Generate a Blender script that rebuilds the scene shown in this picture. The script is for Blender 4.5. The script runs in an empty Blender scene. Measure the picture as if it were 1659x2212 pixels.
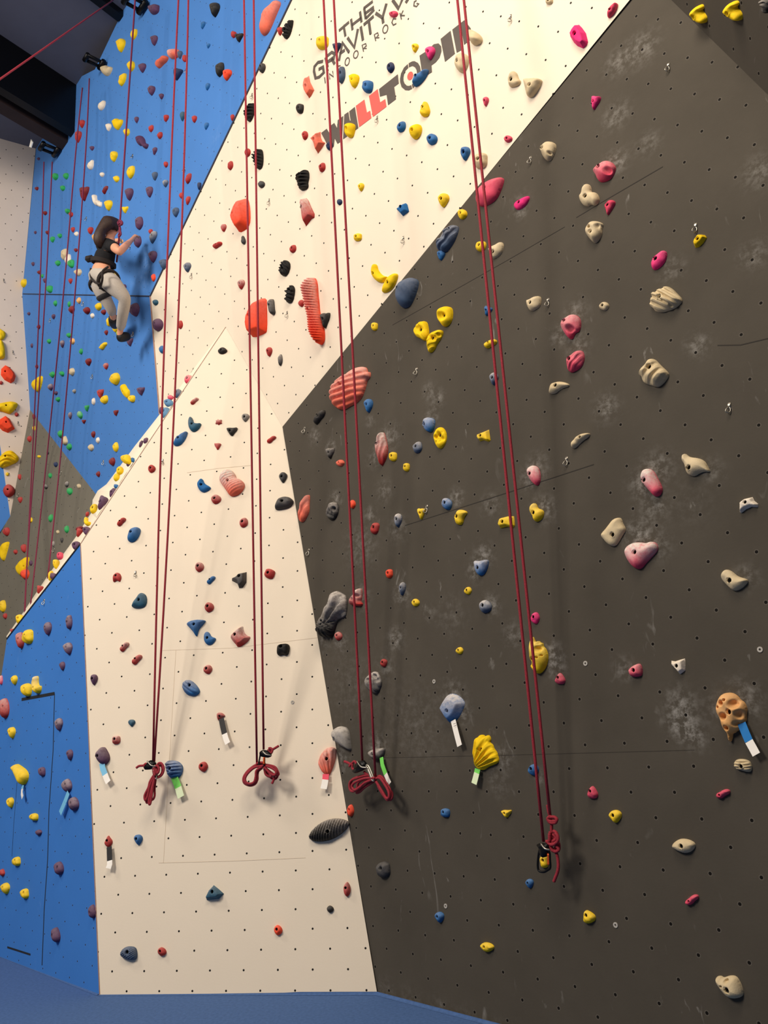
import bpy, bmesh, math, random
import numpy as np
from mathutils import Vector, Matrix
from mathutils.geometry import delaunay_2d_cdt
random.seed(7)
S = bpy.context.scene
COL = S.collection

# ------------------------------------------------------------------ camera
CX, CY, F, CAMH = 829.5, 1106.0, 1779.3, 1.332
# rows: world X, Y, Z axes written in the camera's right/down/forward frame
W = np.array([[0.9757455, -0.1131323, -0.1874080], [0.2100304, 0.2424893, 0.9471463], [-0.0617084, -0.9635352, 0.2603691]])
CAM = np.array([0, 0, CAMH])
cam = bpy.data.objects.new('camera', bpy.data.cameras.new('camera')); COL.objects.link(cam)
cam.data.sensor_fit = 'VERTICAL'; cam.data.sensor_height = 36.0; cam.data.lens = F * 36.0 / 2212.0
cam.data.clip_end = 200
m = Matrix.Identity(4)
for i in range(3):
    m[i][0] = W[i][0]; m[i][1] = -W[i][1]; m[i][2] = -W[i][2]; m[i][3] = CAM[i]
cam.matrix_world = m
S.camera = cam
# ------------------------------------------------------------------ light and exposure
S.view_settings.view_transform = 'Standard'; S.view_settings.look = 'None'
S.view_settings.gamma = 1.0; S.view_settings.use_curve_mapping = False
S.view_settings.exposure = 0.0
wd = bpy.data.worlds.new('gym_air'); S.world = wd; wd.use_nodes = True
bg = wd.node_tree.nodes['Background']; bg.inputs[0].default_value = (1.0, .93, .85, 1); bg.inputs[1].default_value = 0.085
def lamp(loc, target, size, power, color=(1, .86, .70), name='gym_lamp_light', sy=None):
    l = bpy.data.lights.new(name, 'AREA'); l.energy = power; l.color = color; l.shape = 'RECTANGLE'; l.size = size; l.size_y = sy or size
    o = bpy.data.objects.new(name, l); COL.objects.link(o); o.location = loc
    o.rotation_euler = (Vector(target) - Vector(loc)).to_track_quat('-Z', 'Y').to_euler()
    return o
lamp((-1.2, 0.6, 6.9), (-0.8, 4.2, 2.8), 1.8, 95, name='ceiling_and_fill_light')
lamp((0.1, 1.3, 6.3), (0.4, 3.6, 2.5), 1.2, 75, name='ceiling_and_fill_light')  # fill lamp added to brighten the top of the grey wall
lamp((-5.5, -1.8, 7.2), (-3.2, 5.2, 1.2), 2.0, 610, (1, .90, .79), name='ceiling_and_fill_light')
lamp((-7.0, 2.5, 6.8), (-5.0, 7, 2), 1.6, 150, (1, .90, .79), name='ceiling_and_fill_light')

# ------------------------------------------------------------------ wall planes (normal towards the camera, distance), camera at origin
nz = lambda v: np.asarray(v, float) / np.linalg.norm(v)
def ray(x, y): return nz(W @ np.array([(x - CX) / F, (y - CY) / F, 1.0]))
def proj(P):
    q = W.T @ (np.asarray(P, float) - CAM); return np.array([F * q[0] / q[2] + CX, F * q[1] / q[2] + CY])
PL = {}
PL['B'] = (nz([0, -.99185471, .12737436]), -4.90572764)
PL['I'] = (nz([-.57642247, -.81714901, .00214487]), -3.25136055)
PL['D'] = (nz([-.52000857, -.83978365, -.15605932]), -3.81989668)
def P(pl, x, y, off=0.0):
    """world point seen at pixel x, y at distance off in front of wall plane pl"""
    N, d = PL[pl]; r = ray(x, y); return r * ((d + off) / (N @ r)) + CAM
def mkplane(nm, a, b, c):
    a, b, c = a - CAM, b - CAM, c - CAM
    N = nz(np.cross(b - a, c - a))
    if N @ a > 0: N = -N
    PL[nm] = (N, N @ a)
a_ = P('D', 325, 640); b_ = P('D', 630, 0)
mkplane('E', a_, b_, a_ + np.array([.799, -.601, 0]))
c_ = P('E', 48, 635)
mkplane('E2', a_, c_, P('D', 345, 895))
mkplane('F', P('E', 80, 300), c_, P('E2', 65, 885))
mkplane('H', P('E2', 65, 885), P('E2', 205, 1065), P('F', 22, 1110))
mkplane('G', P('F', 22, 1110), P('F', 0, 960), P('H', 0, 1165) + np.array([0, .02, 0]))
def floor_hit(x, y):
    r = ray(x, y); return r * (-CAMH / r[2]) + CAM
mkplane('A', P('B', 174, 1175), P('B', 215, 2149), floor_hit(0, 2067))
e1 = P('I', 1450, 0); e2 = P('I', 1659, 205)
mkplane('J', e1, e2, P('I', 1659, 0) + PL['I'][0] * .30)
# t-nut lattices: origin and in-plane axes
LAT = {}
def lat(pl, o, u, v=None):
    N = PL[pl][0]; u = np.asarray(u, float); u = nz(u - N * (N @ u)); v2 = np.cross(u, N)
    if v2[2] < 0: v2 = -v2
    LAT[pl] = (np.asarray(o, float), u, v2)
lat('B', np.array([-2.407469946, 4.777402501, -1.312967794 + CAMH]), [1, 0, 0])
lat('I', np.array([.477086918, 3.647094808, 1.801061005 + CAMH]), [.81715176, -.57641922, .00197112])
lat('D', np.array([-.917542164, 4.448437998, 3.5967155 + CAMH]), [.85036283, -.52619309, -.00197112])
lat('E', P('E', 400 + 890 / 11.85, 180 + 165 / 11.85), [.799, -.601, -.006])
lat('E2', P('E2', 225 + 285 / 13.82, 760 + 200 / 13.82), P('E2', 225 + 690 / 13.82, 760 + 135 / 13.82) - P('E2', 225 + 285 / 13.82, 760 + 200 / 13.82))
lat('F', P('F', 815 / 22.12, 440 + 115 / 22.12), P('F', 820 / 22.12, 440 + 860 / 22.12) - P('F', 50 / 22.12, 440 + 940 / 22.12))
lat('H', P('H', 60 + 590 / 13.82, 1090 + 195 / 13.82), P('H', 60 + 955 / 13.82, 1090 + 280 / 13.82) - P('H', 60 + 590 / 13.82, 1090 + 195 / 13.82))
lat('A', P('A', 80 + 520 / 11.85, 1400 + 870 / 11.85), P('A', 80 + 1070 / 11.85, 1400 + 735 / 11.85) - P('A', 80 + 520 / 11.85, 1400 + 870 / 11.85))
lat('G', P('G', 5, 1060), np.cross(PL['G'][0], [0, 0, 1]))
lat('J', P('J', 1484, 9), e2 - e1)

# ------------------------------------------------------------------ materials
def lin(c): return tuple(((v / 255) / 12.92 if v / 255 <= .04045 else ((v / 255 + .055) / 1.055) ** 2.4) for v in c)
def mat(name, rgb, rough=.6, metal=0.0, spec=.4, noise=0.0, nscale=20, bump=0.0, bscale=200, linear=False, chalky=False):
    M = bpy.data.materials.new(name); M.use_nodes = True; nt = M.node_tree; b = nt.nodes['Principled BSDF']
    c = rgb if linear else lin(rgb)
    b.inputs['Base Color'].default_value = (*c, 1); b.inputs['Roughness'].default_value = rough; b.inputs['Metallic'].default_value = metal
    b.inputs['Specular IOR Level'].default_value = spec
    N = nt.nodes.new; L = nt.links.new
    tc = N('ShaderNodeTexCoord'); src = None
    if noise > 0:
        n = N('ShaderNodeTexNoise'); n.inputs['Scale'].default_value = nscale; n.inputs['Detail'].default_value = 5; L(tc.outputs['Object'], n.inputs['Vector'])
        mp = N('ShaderNodeMapRange'); mp.inputs['From Min'].default_value = .3; mp.inputs['From Max'].default_value = .7
        mp.inputs['To Min'].default_value = 1 - noise; mp.inputs['To Max'].default_value = 1 + noise; L(n.outputs['Fac'], mp.inputs['Value'])
        mx = N('ShaderNodeVectorMath'); mx.operation = 'SCALE'; mx.inputs[0].default_value = c; L(mp.outputs[0], mx.inputs['Scale'])
        src = mx.outputs[0]
    if chalky:
        at = N('ShaderNodeAttribute'); at.attribute_name = 'chalk'
        n2 = N('ShaderNodeTexNoise'); n2.inputs['Scale'].default_value = 60; n2.inputs['Detail'].default_value = 6; L(tc.outputs['Object'], n2.inputs['Vector'])
        r2 = N('ShaderNodeMapRange'); r2.inputs['From Min'].default_value = .05; r2.inputs['From Max'].default_value = .55; L(n2.outputs['Fac'], r2.inputs['Value'])
        mu = N('ShaderNodeMath'); mu.operation = 'MULTIPLY'; mu.use_clamp = True; L(at.outputs['Fac'], mu.inputs[0]); L(r2.outputs[0], mu.inputs[1])
        mm = N('ShaderNodeMix'); mm.data_type = 'RGBA'; L(mu.outputs[0], mm.inputs['Factor'])
        mm.inputs['A'].default_value = (*c, 1); mm.inputs['B'].default_value = (.70, .64, .58, 1)
        if src: L(src, mm.inputs['A'])
        src = mm.outputs['Result']
    if src: L(src, b.inputs['Base Color'])
    if bump > 0:
        n3 = N('ShaderNodeTexNoise'); n3.inputs['Scale'].default_value = bscale; n3.inputs['Detail'].default_value = 4; L(tc.outputs['Object'], n3.inputs['Vector'])
        bp = N('ShaderNodeBump'); bp.inputs['Strength'].default_value = bump; bp.inputs['Distance'].default_value = .002
        L(n3.outputs['Fac'], bp.inputs['Height']); L(bp.outputs[0], b.inputs['Normal'])
    return M
def wall_mat(name, rgb, hole=.0058, dirt=.06, chalk=0.0, spec=.25, rough=.75, holes=True, scuff=(.8, .78, .74)):
    M = bpy.data.materials.new(name); M.use_nodes = True; nt = M.node_tree; b = nt.nodes['Principled BSDF']; N = nt.nodes.new; L = nt.links.new
    c = lin(rgb); b.inputs['Roughness'].default_value = rough; b.inputs['Specular IOR Level'].default_value = spec
    uv = N('ShaderNodeUVMap'); uv.uv_map = 'UVMap'
    def math_(op, a, bb=None, clamp=False):
        n = N('ShaderNodeMath'); n.operation = op; n.use_clamp = clamp
        for k, v in enumerate((a, bb)):
            if v is None: continue
            if isinstance(v, (int, float)): n.inputs[k].default_value = v
            else: L(v, n.inputs[k])
        return n.outputs[0]
    # blotchy wear
    n1 = N('ShaderNodeTexNoise'); n1.inputs['Scale'].default_value = 1.7; n1.inputs['Detail'].default_value = 6; n1.inputs['Roughness'].default_value = .6; L(uv.outputs[0], n1.inputs['Vector'])
    mp = N('ShaderNodeMapRange'); mp.inputs['From Min'].default_value = .3; mp.inputs['From Max'].default_value = .7
    mp.inputs['To Min'].default_value = 1 - dirt; mp.inputs['To Max'].default_value = 1 + dirt; L(n1.outputs['Fac'], mp.inputs['Value'])
    sc = N('ShaderNodeVectorMath'); sc.operation = 'SCALE'; sc.inputs[0].default_value = c; L(mp.outputs[0], sc.inputs['Scale'])
    col = sc.outputs[0]
    # chalk: hand and shoe marks, stretched noise cut to sparse patches, plus the dusted patches stored on the mesh
    mpg = N('ShaderNodeMapping'); mpg.inputs['Rotation'].default_value = (0, 0, .7); mpg.inputs['Scale'].default_value = (14, 5, 1); L(uv.outputs[0], mpg.inputs['Vector'])
    n2 = N('ShaderNodeTexNoise'); n2.inputs['Scale'].default_value = 1.0; n2.inputs['Detail'].default_value = 5; n2.inputs['Distortion'].default_value = 1.5; L(mpg.outputs[0], n2.inputs['Vector'])
    n4 = N('ShaderNodeTexNoise'); n4.inputs['Scale'].default_value = 2.3; n4.inputs['Detail'].default_value = 2; L(uv.outputs[0], n4.inputs['Vector'])
    s1 = math_('MULTIPLY', math_('SUBTRACT', n2.outputs['Fac'], .66, True), 7.0, True)
    s2 = math_('MULTIPLY', math_('SUBTRACT', n4.outputs['Fac'], .48, True), 5.0, True)
    sparse = math_('MULTIPLY', math_('MULTIPLY', s1, s2, True), chalk, True)
    at = N('ShaderNodeAttribute'); at.attribute_name = 'chalk'
    n5 = N('ShaderNodeTexNoise'); n5.inputs['Scale'].default_value = 26; n5.inputs['Detail'].default_value = 8; n5.inputs['Roughness'].default_value = .7; L(uv.outputs[0], n5.inputs['Vector'])
    s3 = math_('MULTIPLY', math_('SUBTRACT', n5.outputs['Fac'], .44, True), 3.0, True)
    dust = math_('MULTIPLY', at.outputs['Fac'], s3, True)
    tot = math_('ADD', sparse, dust, True)
    mx = N('ShaderNodeMix'); mx.data_type = 'RGBA'; L(tot, mx.inputs['Factor']); L(col, mx.inputs['A']); mx.inputs['B'].default_value = (*scuff, 1)
    col = mx.outputs['Result']
    if holes:   # the rows of drilled holes, 20 cm apart and staggered
        sp = N('ShaderNodeSeparateXYZ'); L(uv.outputs[0], sp.inputs[0])
        def cell(off):
            ds = []
            for k in (0, 1):
                t = math_('ADD', math_('MULTIPLY', sp.outputs[k], 5.0), off)
                f = math_('SUBTRACT', t, math_('ROUND', t)); ds.append(math_('MULTIPLY', f, f))
            return math_('ADD', ds[0], ds[1])
        dm = math_('MULTIPLY', math_('SQRT', math_('MINIMUM', cell(0.0), cell(.5))), .2)
        inside = math_('LESS_THAN', dm, hole)
        rim = math_('MULTIPLY', math_('LESS_THAN', dm, hole * 1.5), .08)
        m0 = N('ShaderNodeMix'); m0.data_type = 'RGBA'; L(rim, m0.inputs['Factor']); L(col, m0.inputs['A']); m0.inputs['B'].default_value = (.5, .45, .4, 1)
        m1 = N('ShaderNodeMix'); m1.data_type = 'RGBA'; L(inside, m1.inputs['Factor']); L(m0.outputs['Result'], m1.inputs['A']); m1.inputs['B'].default_value = (.006, .005, .004, 1)
        col = m1.outputs['Result']
    L(col, b.inputs['Base Color'])
    n3 = N('ShaderNodeTexNoise'); n3.inputs['Scale'].default_value = 90; n3.inputs['Detail'].default_value = 3; L(uv.outputs[0], n3.inputs['Vector'])
    bp = N('ShaderNodeBump'); bp.inputs['Strength'].default_value = .15; bp.inputs['Distance'].default_value = .002
    L(n3.outputs['Fac'], bp.inputs['Height']); L(bp.outputs[0], b.inputs['Normal'])
    return M
M_CREAM = wall_mat('cream_paint', (232, 219, 198), dirt=.02, chalk=0.0)
M_CREAM2 = wall_mat('cream_paint_plain', (244, 232, 208), dirt=.02, holes=False)
M_FARCREAM = wall_mat('far_cream_paint', (215, 200, 185), hole=.006, dirt=.04)
M_GREY = wall_mat('grey_paint', (76, 71, 63), dirt=.12, chalk=.30, hole=.0066, spec=.12, rough=.8)
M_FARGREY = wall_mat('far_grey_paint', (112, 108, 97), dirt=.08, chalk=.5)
M_BLUE = wall_mat('blue_paint', (72, 127, 198), dirt=.04, chalk=.12, hole=.0045, scuff=(.45, .6, .85))
M_LOWBLUE = wall_mat('low_blue_paint', (58, 120, 198), dirt=.04, chalk=.15, hole=.005, scuff=(.5, .6, .8))
M_CARPET = mat('blue_carpet', (72, 100, 148), rough=.95, spec=.1, noise=.12, nscale=60, bump=.6, bscale=400)
M_SEAM = mat('dark_seam', (28, 30, 36), rough=.9)  # dark joint colour for the lower blue panel seams and top edge
M_FSEAM = mat('filled_seam', (214, 199, 176), rough=.9)
M_GSEAM = mat('grey_seam', (50, 46, 41), rough=.9)
M_PLY = mat('plywood_edge', (160, 126, 110), rough=.8, noise=.15)
M_DARKEDGE = mat('dark_edge', (44, 50, 70), rough=.8)
M_CEIL = mat('ceiling_sheet', (98, 97, 108), rough=.8, noise=.08, nscale=3)
M_BEAM = mat('dark_timber', (52, 34, 28), rough=.8, noise=.2, nscale=6)
M_BLACKSTEEL = mat('black_steel', (22, 22, 24), rough=.4, metal=.6)
M_STEEL = mat('bright_steel', (176, 172, 162), rough=.42, metal=1.0)
M_BOLTSHADE = mat('bolt_hole_shade', (12, 11, 11), rough=.8)  # near-black, standing in for the shade down the bolt holes
M_ROPE = mat('dark_red_rope', (146, 36, 50), rough=.8, noise=.35, nscale=260, bump=.5, bscale=500)
M_ROPE2 = mat('purple_red_rope', (118, 34, 62), rough=.8, noise=.3, nscale=260)
M_PAINT = mat('dark_lettering_paint', (84, 76, 70), rough=.7, noise=.12, nscale=8)
M_REDPAINT = mat('red_lettering_paint', (238, 92, 84), rough=.7, noise=.04, nscale=8)
HC = dict(Y=('yellow', (236, 198, 26)), R=('red', (172, 50, 48)), D=('dark red', (118, 26, 34)), O=('orange-red', (238, 74, 42)), K=('coral', (222, 104, 80)),
          P=('pink', (214, 72, 100)), M=('magenta', (232, 52, 124)), B=('blue', (38, 100, 158)), L=('light blue', (92, 138, 178)), N=('navy', (28, 46, 84)),
          S=('slate blue', (64, 84, 112)), T=('teal', (42, 88, 112)), X=('black', (20, 20, 20)), C=('charcoal', (50, 50, 52)), G=('green', (40, 160, 88)),
          V=('purple', (88, 58, 88)), W=('white', (232, 220, 202)), E=('beige', (206, 188, 152)), A=('tan', (226, 170, 104)), Q=('grey', (110, 108, 104)))
HM = {k: mat(v[0].replace(' ', '_').replace('-', '_') + '_resin', v[1], rough=.62 if k in 'XCT' else .7, spec=.3 if k in 'XC' else .15, noise=.06, nscale=30, bump=.35, bscale=170, chalky=True) for k, v in HC.items()}

# ------------------------------------------------------------------ mesh helpers
def link(name, bm, M, parent=None, smooth=True):
    me = bpy.data.meshes.new(name); bm.to_mesh(me); bm.free()
    if M: me.materials.append(M)
    if smooth and len(me.polygons): me.polygons.foreach_set('use_smooth', [True] * len(me.polygons))
    o = bpy.data.objects.new(name, me); COL.objects.link(o)
    if parent: o.parent = parent
    return o
def tag(o, label=None, cat=None, group=None, kind=None):
    if label: o['label'] = label
    if cat: o['category'] = cat
    if group: o['group'] = group
    if kind: o['kind'] = kind
    return o
def empty(name, loc=(0, 0, 0)):
    o = bpy.data.objects.new(name, None); COL.objects.link(o); o.location = loc; o.empty_display_size = .05
    return o
def adopt(root, *kids):
    """parent world-space meshes to a root that stands somewhere"""
    for k in kids:
        k.parent = root; k.matrix_parent_inverse = Matrix.Translation(-Vector(root.location))
def recentre(o):
    """move the origin of a world-space mesh to the middle of its bounds"""
    me = o.data; n = len(me.vertices); co = np.empty(n * 3); me.vertices.foreach_get('co', co); co = co.reshape(-1, 3)
    c = (co.min(0) + co.max(0)) / 2; me.vertices.foreach_set('co', (co - c).ravel()); o.location = c; me.update(); return o
def tube(bm, pts, r, seg=8, closed=False, caps=True):
    pts = [Vector(p) for p in pts]; n = len(pts); rings = []
    rad = r if isinstance(r, (list, tuple)) else [r] * n
    up = None
    for i, p in enumerate(pts):
        a = pts[(i - 1) % n] if (closed or i > 0) else p; b = pts[(i + 1) % n] if (closed or i < n - 1) else p
        t = (b - a).normalized()
        if up is None: up = t.orthogonal().normalized()
        else: up = (up - t * up.dot(t)); up = up.normalized() if up.length > 1e-6 else t.orthogonal().normalized()
        s = t.cross(up)
        rings.append([bm.verts.new(p + (up * math.cos(k * 2 * math.pi / seg) + s * math.sin(k * 2 * math.pi / seg)) * rad[i]) for k in range(seg)])
    for i in range(n if closed else n - 1):
        A, B = rings[i], rings[(i + 1) % n]
        for k in range(seg):
            bm.faces.new((A[k], A[(k + 1) % seg], B[(k + 1) % seg], B[k]))
    if caps and not closed:
        bm.faces.new(list(reversed(rings[0]))); bm.faces.new(rings[-1])
def spline(pts, n=6, closed=False):
    pts = [np.asarray(p, float) for p in pts]; out = []; m_ = len(pts)
    for i in range(m_ if closed else m_ - 1):
        p0 = pts[(i - 1) % m_] if closed or i > 0 else pts[i]; p1 = pts[i]; p2 = pts[(i + 1) % m_]
        p3 = pts[(i + 2) % m_] if closed or i < m_ - 2 else p2
        for k in range(n):
            t = k / n
            out.append(.5 * ((2 * p1) + (-p0 + p2) * t + (2 * p0 - 5 * p1 + 4 * p2 - p3) * t * t + (-p0 + 3 * p1 - 3 * p2 + p3) * t ** 3))
    if not closed: out.append(pts[-1])
    return out
def pts_of(s, ox=0, oy=0, sc=1.0):
    return [(ox + float(a.split(',')[0]) / sc, oy + float(a.split(',')[1]) / sc) for a in s.split()]
def to_uv(pl, p):
    o, u, v = LAT[pl]; q = np.asarray(p) - o; return float(q @ u), float(q @ v)
def poly_mesh(name, pl, px, M, parent=None, lift=0.0, step=None, thick=0.0):
    """a painted panel whose corners are given where they are seen, laid on wall plane pl"""
    N = PL[pl][0]; o, u, v = LAT[pl]
    w = [P(pl, x, y) + N * lift for x, y in px]
    uvp = [to_uv(pl, q) for q in w]
    bm = bmesh.new(); uvl = bm.loops.layers.uv.new('UVMap')
    pts = [Vector(q) for q in uvp]
    nb = len(pts); extra = []
    if step:
        A = np.array(uvp); x0, y0 = A.min(0); x1, y1 = A.max(0)
        gx, gy = np.meshgrid(np.arange(x0 + step / 2, x1, step), np.arange(y0 + step / 2, y1, step)); G = np.c_[gx.ravel(), gy.ravel()]
        ins = inside(G, A) & (dist_poly(G, A) > step * .4)
        extra = [Vector(q) for q in G[ins]]
    vs, es, fs, *_ = delaunay_2d_cdt(pts + extra, [], [list(range(nb))], 1, 1e-6)
    bv = [bm.verts.new(Vector(o + u * q.x + v * q.y + N * lift)) for q in vs]
    for f in fs:
        try: fc = bm.faces.new([bv[k] for k in f])
        except ValueError: continue
    bm.normal_update()
    Nv = Vector(N)
    for fc in bm.faces:
        if fc.normal.dot(Nv) < 0: fc.normal_flip()
        for l in fc.loops:
            a, b = to_uv(pl, np.array(l.vert.co)); l[uvl].uv = (a, b)
    ob = link(name, bm, M, parent, smooth=False)
    return ob
def inside(G, A):
    x, y = G[:, 0], G[:, 1]; c = np.zeros(len(G), bool); n = len(A); j = n - 1
    for i in range(n):
        xi, yi = A[i]; xj, yj = A[j]
        with np.errstate(divide='ignore', invalid='ignore'):
            c ^= ((yi > y) != (yj > y)) & (x < (xj - xi) * (y - yi) / (yj - yi + 1e-12) + xi)
        j = i
    return c
def dist_poly(G, A):
    d = np.full(len(G), 1e9); n = len(A)
    for i in range(n):
        a = A[i]; b = A[(i + 1) % n]; ab = b - a; L2 = ab @ ab + 1e-12
        t = np.clip(((G - a) @ ab) / L2, 0, 1); d = np.minimum(d, np.hypot(*(G - a - t[:, None] * ab).T))
    return d
def ribbon(bm, pl, px, wid, lift=.0015, closed=False):
    """flat painted stroke or seam line of width wid (metres) along pixels px on plane pl"""
    N = PL[pl][0]; w = [P(pl, x, y) + N * lift for x, y in px]; n = len(w)
    L_, R_ = [], []
    for i in range(n):
        a = w[max(i - 1, 0)]; b = w[min(i + 1, n - 1)]; t = nz(b - a); s = np.cross(N, t)
        k = 1.0
        if 0 < i < n - 1:
            t1 = nz(w[i] - w[i - 1]); k = min(1.6, 1 / max(.4, abs(t1 @ t)))
        L_.append(bm.verts.new(w[i] + s * wid / 2 * k)); R_.append(bm.verts.new(w[i] - s * wid / 2 * k))
    for i in range(n - 1):
        bm.faces.new((R_[i], R_[i + 1], L_[i + 1], L_[i]))

# ------------------------------------------------------------------ the setting
def wall(name, pl, px, M, step=None):
    return tag(poly_mesh(name, pl, px, M, step=step), kind='structure')
w_front = wall('wall_front', 'B', [(174, 1175), (488, 706), (610, 922), (818, 2166), (216, 2166)], M_CREAM, .12)
w_upper = wall('wall_front_upper', 'D', [(630, 0), (325, 640), (345, 895), (488, 706), (610, 922), (1360, 0), (1400, -49), (1330, -400), (820, -400)], M_CREAM, .15)
w_right = wall('wall_right', 'I', [(610, 922), (1360, 0), (1400, -49), (1450, 0), (1659, 205), (1950, 490), (1950, 2500), (1100, 2300), (818, 2166)], M_GREY, .035)
w_corner = wall('wall_right_corner', 'J', [(1400, -49), (1450, 0), (1659, 205), (1950, 490), (1950, -200), (1500, -200)], M_GREY)
w_left = wall('wall_left', 'A', [(174, 1175), (15, 1380), (0, 1480), (-30, 1680), (-60, 1900), (-60, 2060), (216, 2166)], M_LOWBLUE, .1)
w_back = wall('wall_back_upper', 'E', [(325, 640), (48, 635), (80, 300), (92, 190), (176, 165), (205, 150), (262, 30), (300, -60), (430, -400), (820, -400), (630, 0)], M_BLUE, .15)
w_back2 = wall('wall_back', 'E2', [(48, 635), (325, 640), (345, 895), (306, 962), (245, 1050), (214, 1078), (205, 1065), (65, 885)], M_BLUE, .15)
w_farleft = wall('wall_back_left', 'F', [(-60, 296), (80, 290), (48, 635), (65, 885), (22, 1115), (-60, 540)], M_FARCREAM)
w_farblue = wall('wall_back_side', 'G', [(22, 1115), (-60, 540), (-60, 1245)], M_BLUE)
w_fargrey = wall('wall_back_lower', 'H', [(65, 885), (205, 1065), (250, 1122), (150, 1260), (30, 1430), (-60, 1900), (-60, 1243), (22, 1115)], M_FARGREY, .15)
bm = bmesh.new(); uvl = bm.loops.layers.uv.new('UVMap')
STRIP = [((488, 706), 'B', (487, 706), 'D'), ((425, 800), 'B', (416, 800), 'D'), ((380, 868), 'B', (345, 895), 'D'), ((330, 942), 'B', (290, 965), 'E2'), ((290, 1001), 'B', (262, 1003), 'E2'),
         ((250, 1061), 'B', (230, 1046), 'E2'), ((228, 1094), 'B', (211, 1060), 'E2'), ((210, 1121), 'B', (200, 1080), 'H'), ((190, 1151), 'B', (197, 1108), 'H'), ((174, 1175), 'B', (165, 1158), 'H'),
         ((120, 1244.6), 'A', (100, 1248), 'H'), ((66, 1314), 'A', (52, 1320), 'H'), ((15, 1380), 'A', (14, 1374), 'H')]
ins_, outs_ = [], []
for (a, pa, b, pb) in STRIP:
    ins_.append(P(pa, *a)); outs_.append(P(pb, *b))
vi = [bm.verts.new(q) for q in ins_]; vo = [bm.verts.new(q) for q in outs_]
for i in range(len(vi) - 1): bm.faces.new((vi[i], vi[i + 1], vo[i + 1], vo[i]))
tag(link('wall_front_ledge', bm, M_CREAM2, smooth=False), kind='structure')
# floor mat
bm = bmesh.new(); q = [bm.verts.new(v) for v in ((-12, -5, 0), (7, -5, 0), (7, 7, 0), (-12, 9, 0))]; bm.faces.new(q)
tag(link('floor', bm, M_CARPET, smooth=False), kind='structure')
def cove(name, pts, N, r=.02):
    """the carpet turning up the foot of a wall"""
    bm = bmesh.new(); rows = []
    for p in pts:
        p = np.array(p); n = np.array([N[0], N[1], 0]); n = n / np.linalg.norm(n)
        rows.append([bm.verts.new(p + n * (r * (1 - math.sin(t))) + np.array([0, 0, r * (1 - math.cos(t)) * .6 + .001])) for t in np.linspace(0, math.pi / 2, 6)])
    for a, b in zip(rows, rows[1:]):
        for k in range(5): bm.faces.new((a[k], b[k], b[k + 1], a[k + 1]))
    return tag(link(name, bm, M_CARPET), kind='structure')
fA = floor_hit(-60, 2040); fAB = floor_hit(215, 2149); fBI = floor_hit(815, 2148); fI = fBI + np.array([.81715, -.57642, 0]) * 3.5
cove('trim_1', [fA, fAB], PL['A'][0]); cove('trim_2', [fAB, fBI], PL['B'][0]); cove('trim_3', [fBI, fI], PL['I'][0])
# ceiling and beams
ZC = P('E', 262, 30)[2]
bm = bmesh.new(); q = [bm.verts.new(v) for v in ((-16, -6, ZC), (-16, 14, ZC), (9, 14, ZC), (9, -6, ZC))]; bm.faces.new(q)
ceil_ = tag(link('ceiling', bm, M_CEIL, smooth=False), kind='structure')
p0 = P('E', 150, 240); best = None
for k in range(720):
    al = k * math.pi / 360; d = np.array([math.cos(al), math.sin(al), 0]); a = proj(p0); b = proj(p0 + d * 1.6)
    if b[0] < a[0] - 5:
        e = abs((b[1] - a[1]) / (b[0] - a[0]) - .63)
        if best is None or e < best[0]: best = (e, d)
BD = best[1]; SD = np.array([-BD[1], BD[0], 0]); SD = SD if SD[1] > 0 else -SD
def beam(name, px_top, px_bot, width, length, M, parent=None, out=0.0):
    a = P('E', *px_top, 0.0); b = P('E', *px_bot, 0.0); b = np.array([a[0], a[1], b[2]])
    bm = bmesh.new(); vs = []
    for s in (-.3, length):
        for w_ in (-out, width):
            for z in (a[2], b[2]): 
                q = a + BD * s + SD * w_; vs.append(bm.verts.new((q[0], q[1], z)))
    for f in ((0, 1, 3, 2), (4, 6, 7, 5), (0, 4, 5, 1), (2, 3, 7, 6), (0, 2, 6, 4), (1, 5, 7, 3)): bm.faces.new([vs[i] for i in f])
    bmesh.ops.recalc_face_normals(bm, faces=bm.faces)
    return link(name, bm, M, parent, smooth=False)
B1 = empty('roof_beam', (0, 0, 0)); tag(B1, kind='structure')
beam('web', (166, 158), (146, 308), .10, 7, M_BLACKSTEEL, B1); beam('flange', (146, 290), (143, 312), .14, 7, M_BEAM, B1, .02)
B1.name = 'trim_4'
bm = bmesh.new()
a = P('E', 262, 35); a[2] = ZC - .02; b = a + BD * 8
tube(bm, [a, b], .07, 4); tag(link('trim_5', bm, M_BLACKSTEEL, smooth=False), kind='structure')
# seams, edges
def seam(name, pl, px, wid, M, parent, lift=.0012):
    bm = bmesh.new(); ribbon(bm, pl, px, wid, lift); return link(name, bm, M, parent, smooth=False)
seam('panel_seam', 'A', [(47, 1511), (118, 1498)], .022, M_SEAM, w_left)
seam('panel_seam', 'A', [(118, 1498), (115, 1620), (106, 1750), (103, 1860), (96, 1960), (91, 2085)], .010, M_SEAM, w_left)
seam('panel_seam', 'A', [(37, 1690), (30, 1780), (26, 1850)], .004, M_SEAM, w_left)
seam('panel_seam', 'A', [(16, 2046), (66, 2062)], .012, M_SEAM, w_left)
seam('panel_seam', 'I', [(875, 1135), (960, 1108), (1100, 1063), (1283, 1003)], .004, M_GSEAM, w_right)
seam('panel_seam', 'I', [(848, 702), (962, 638), (1100, 560), (1220, 490)], .003, M_GSEAM, w_right)
seam('panel_seam', 'I', [(1245, 470), (1300, 437), (1432, 360)], .004, M_GSEAM, w_right)
seam('panel_seam', 'I', [(1550, 746), (1600, 745), (1659, 731)], .004, M_GSEAM, w_right)
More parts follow.
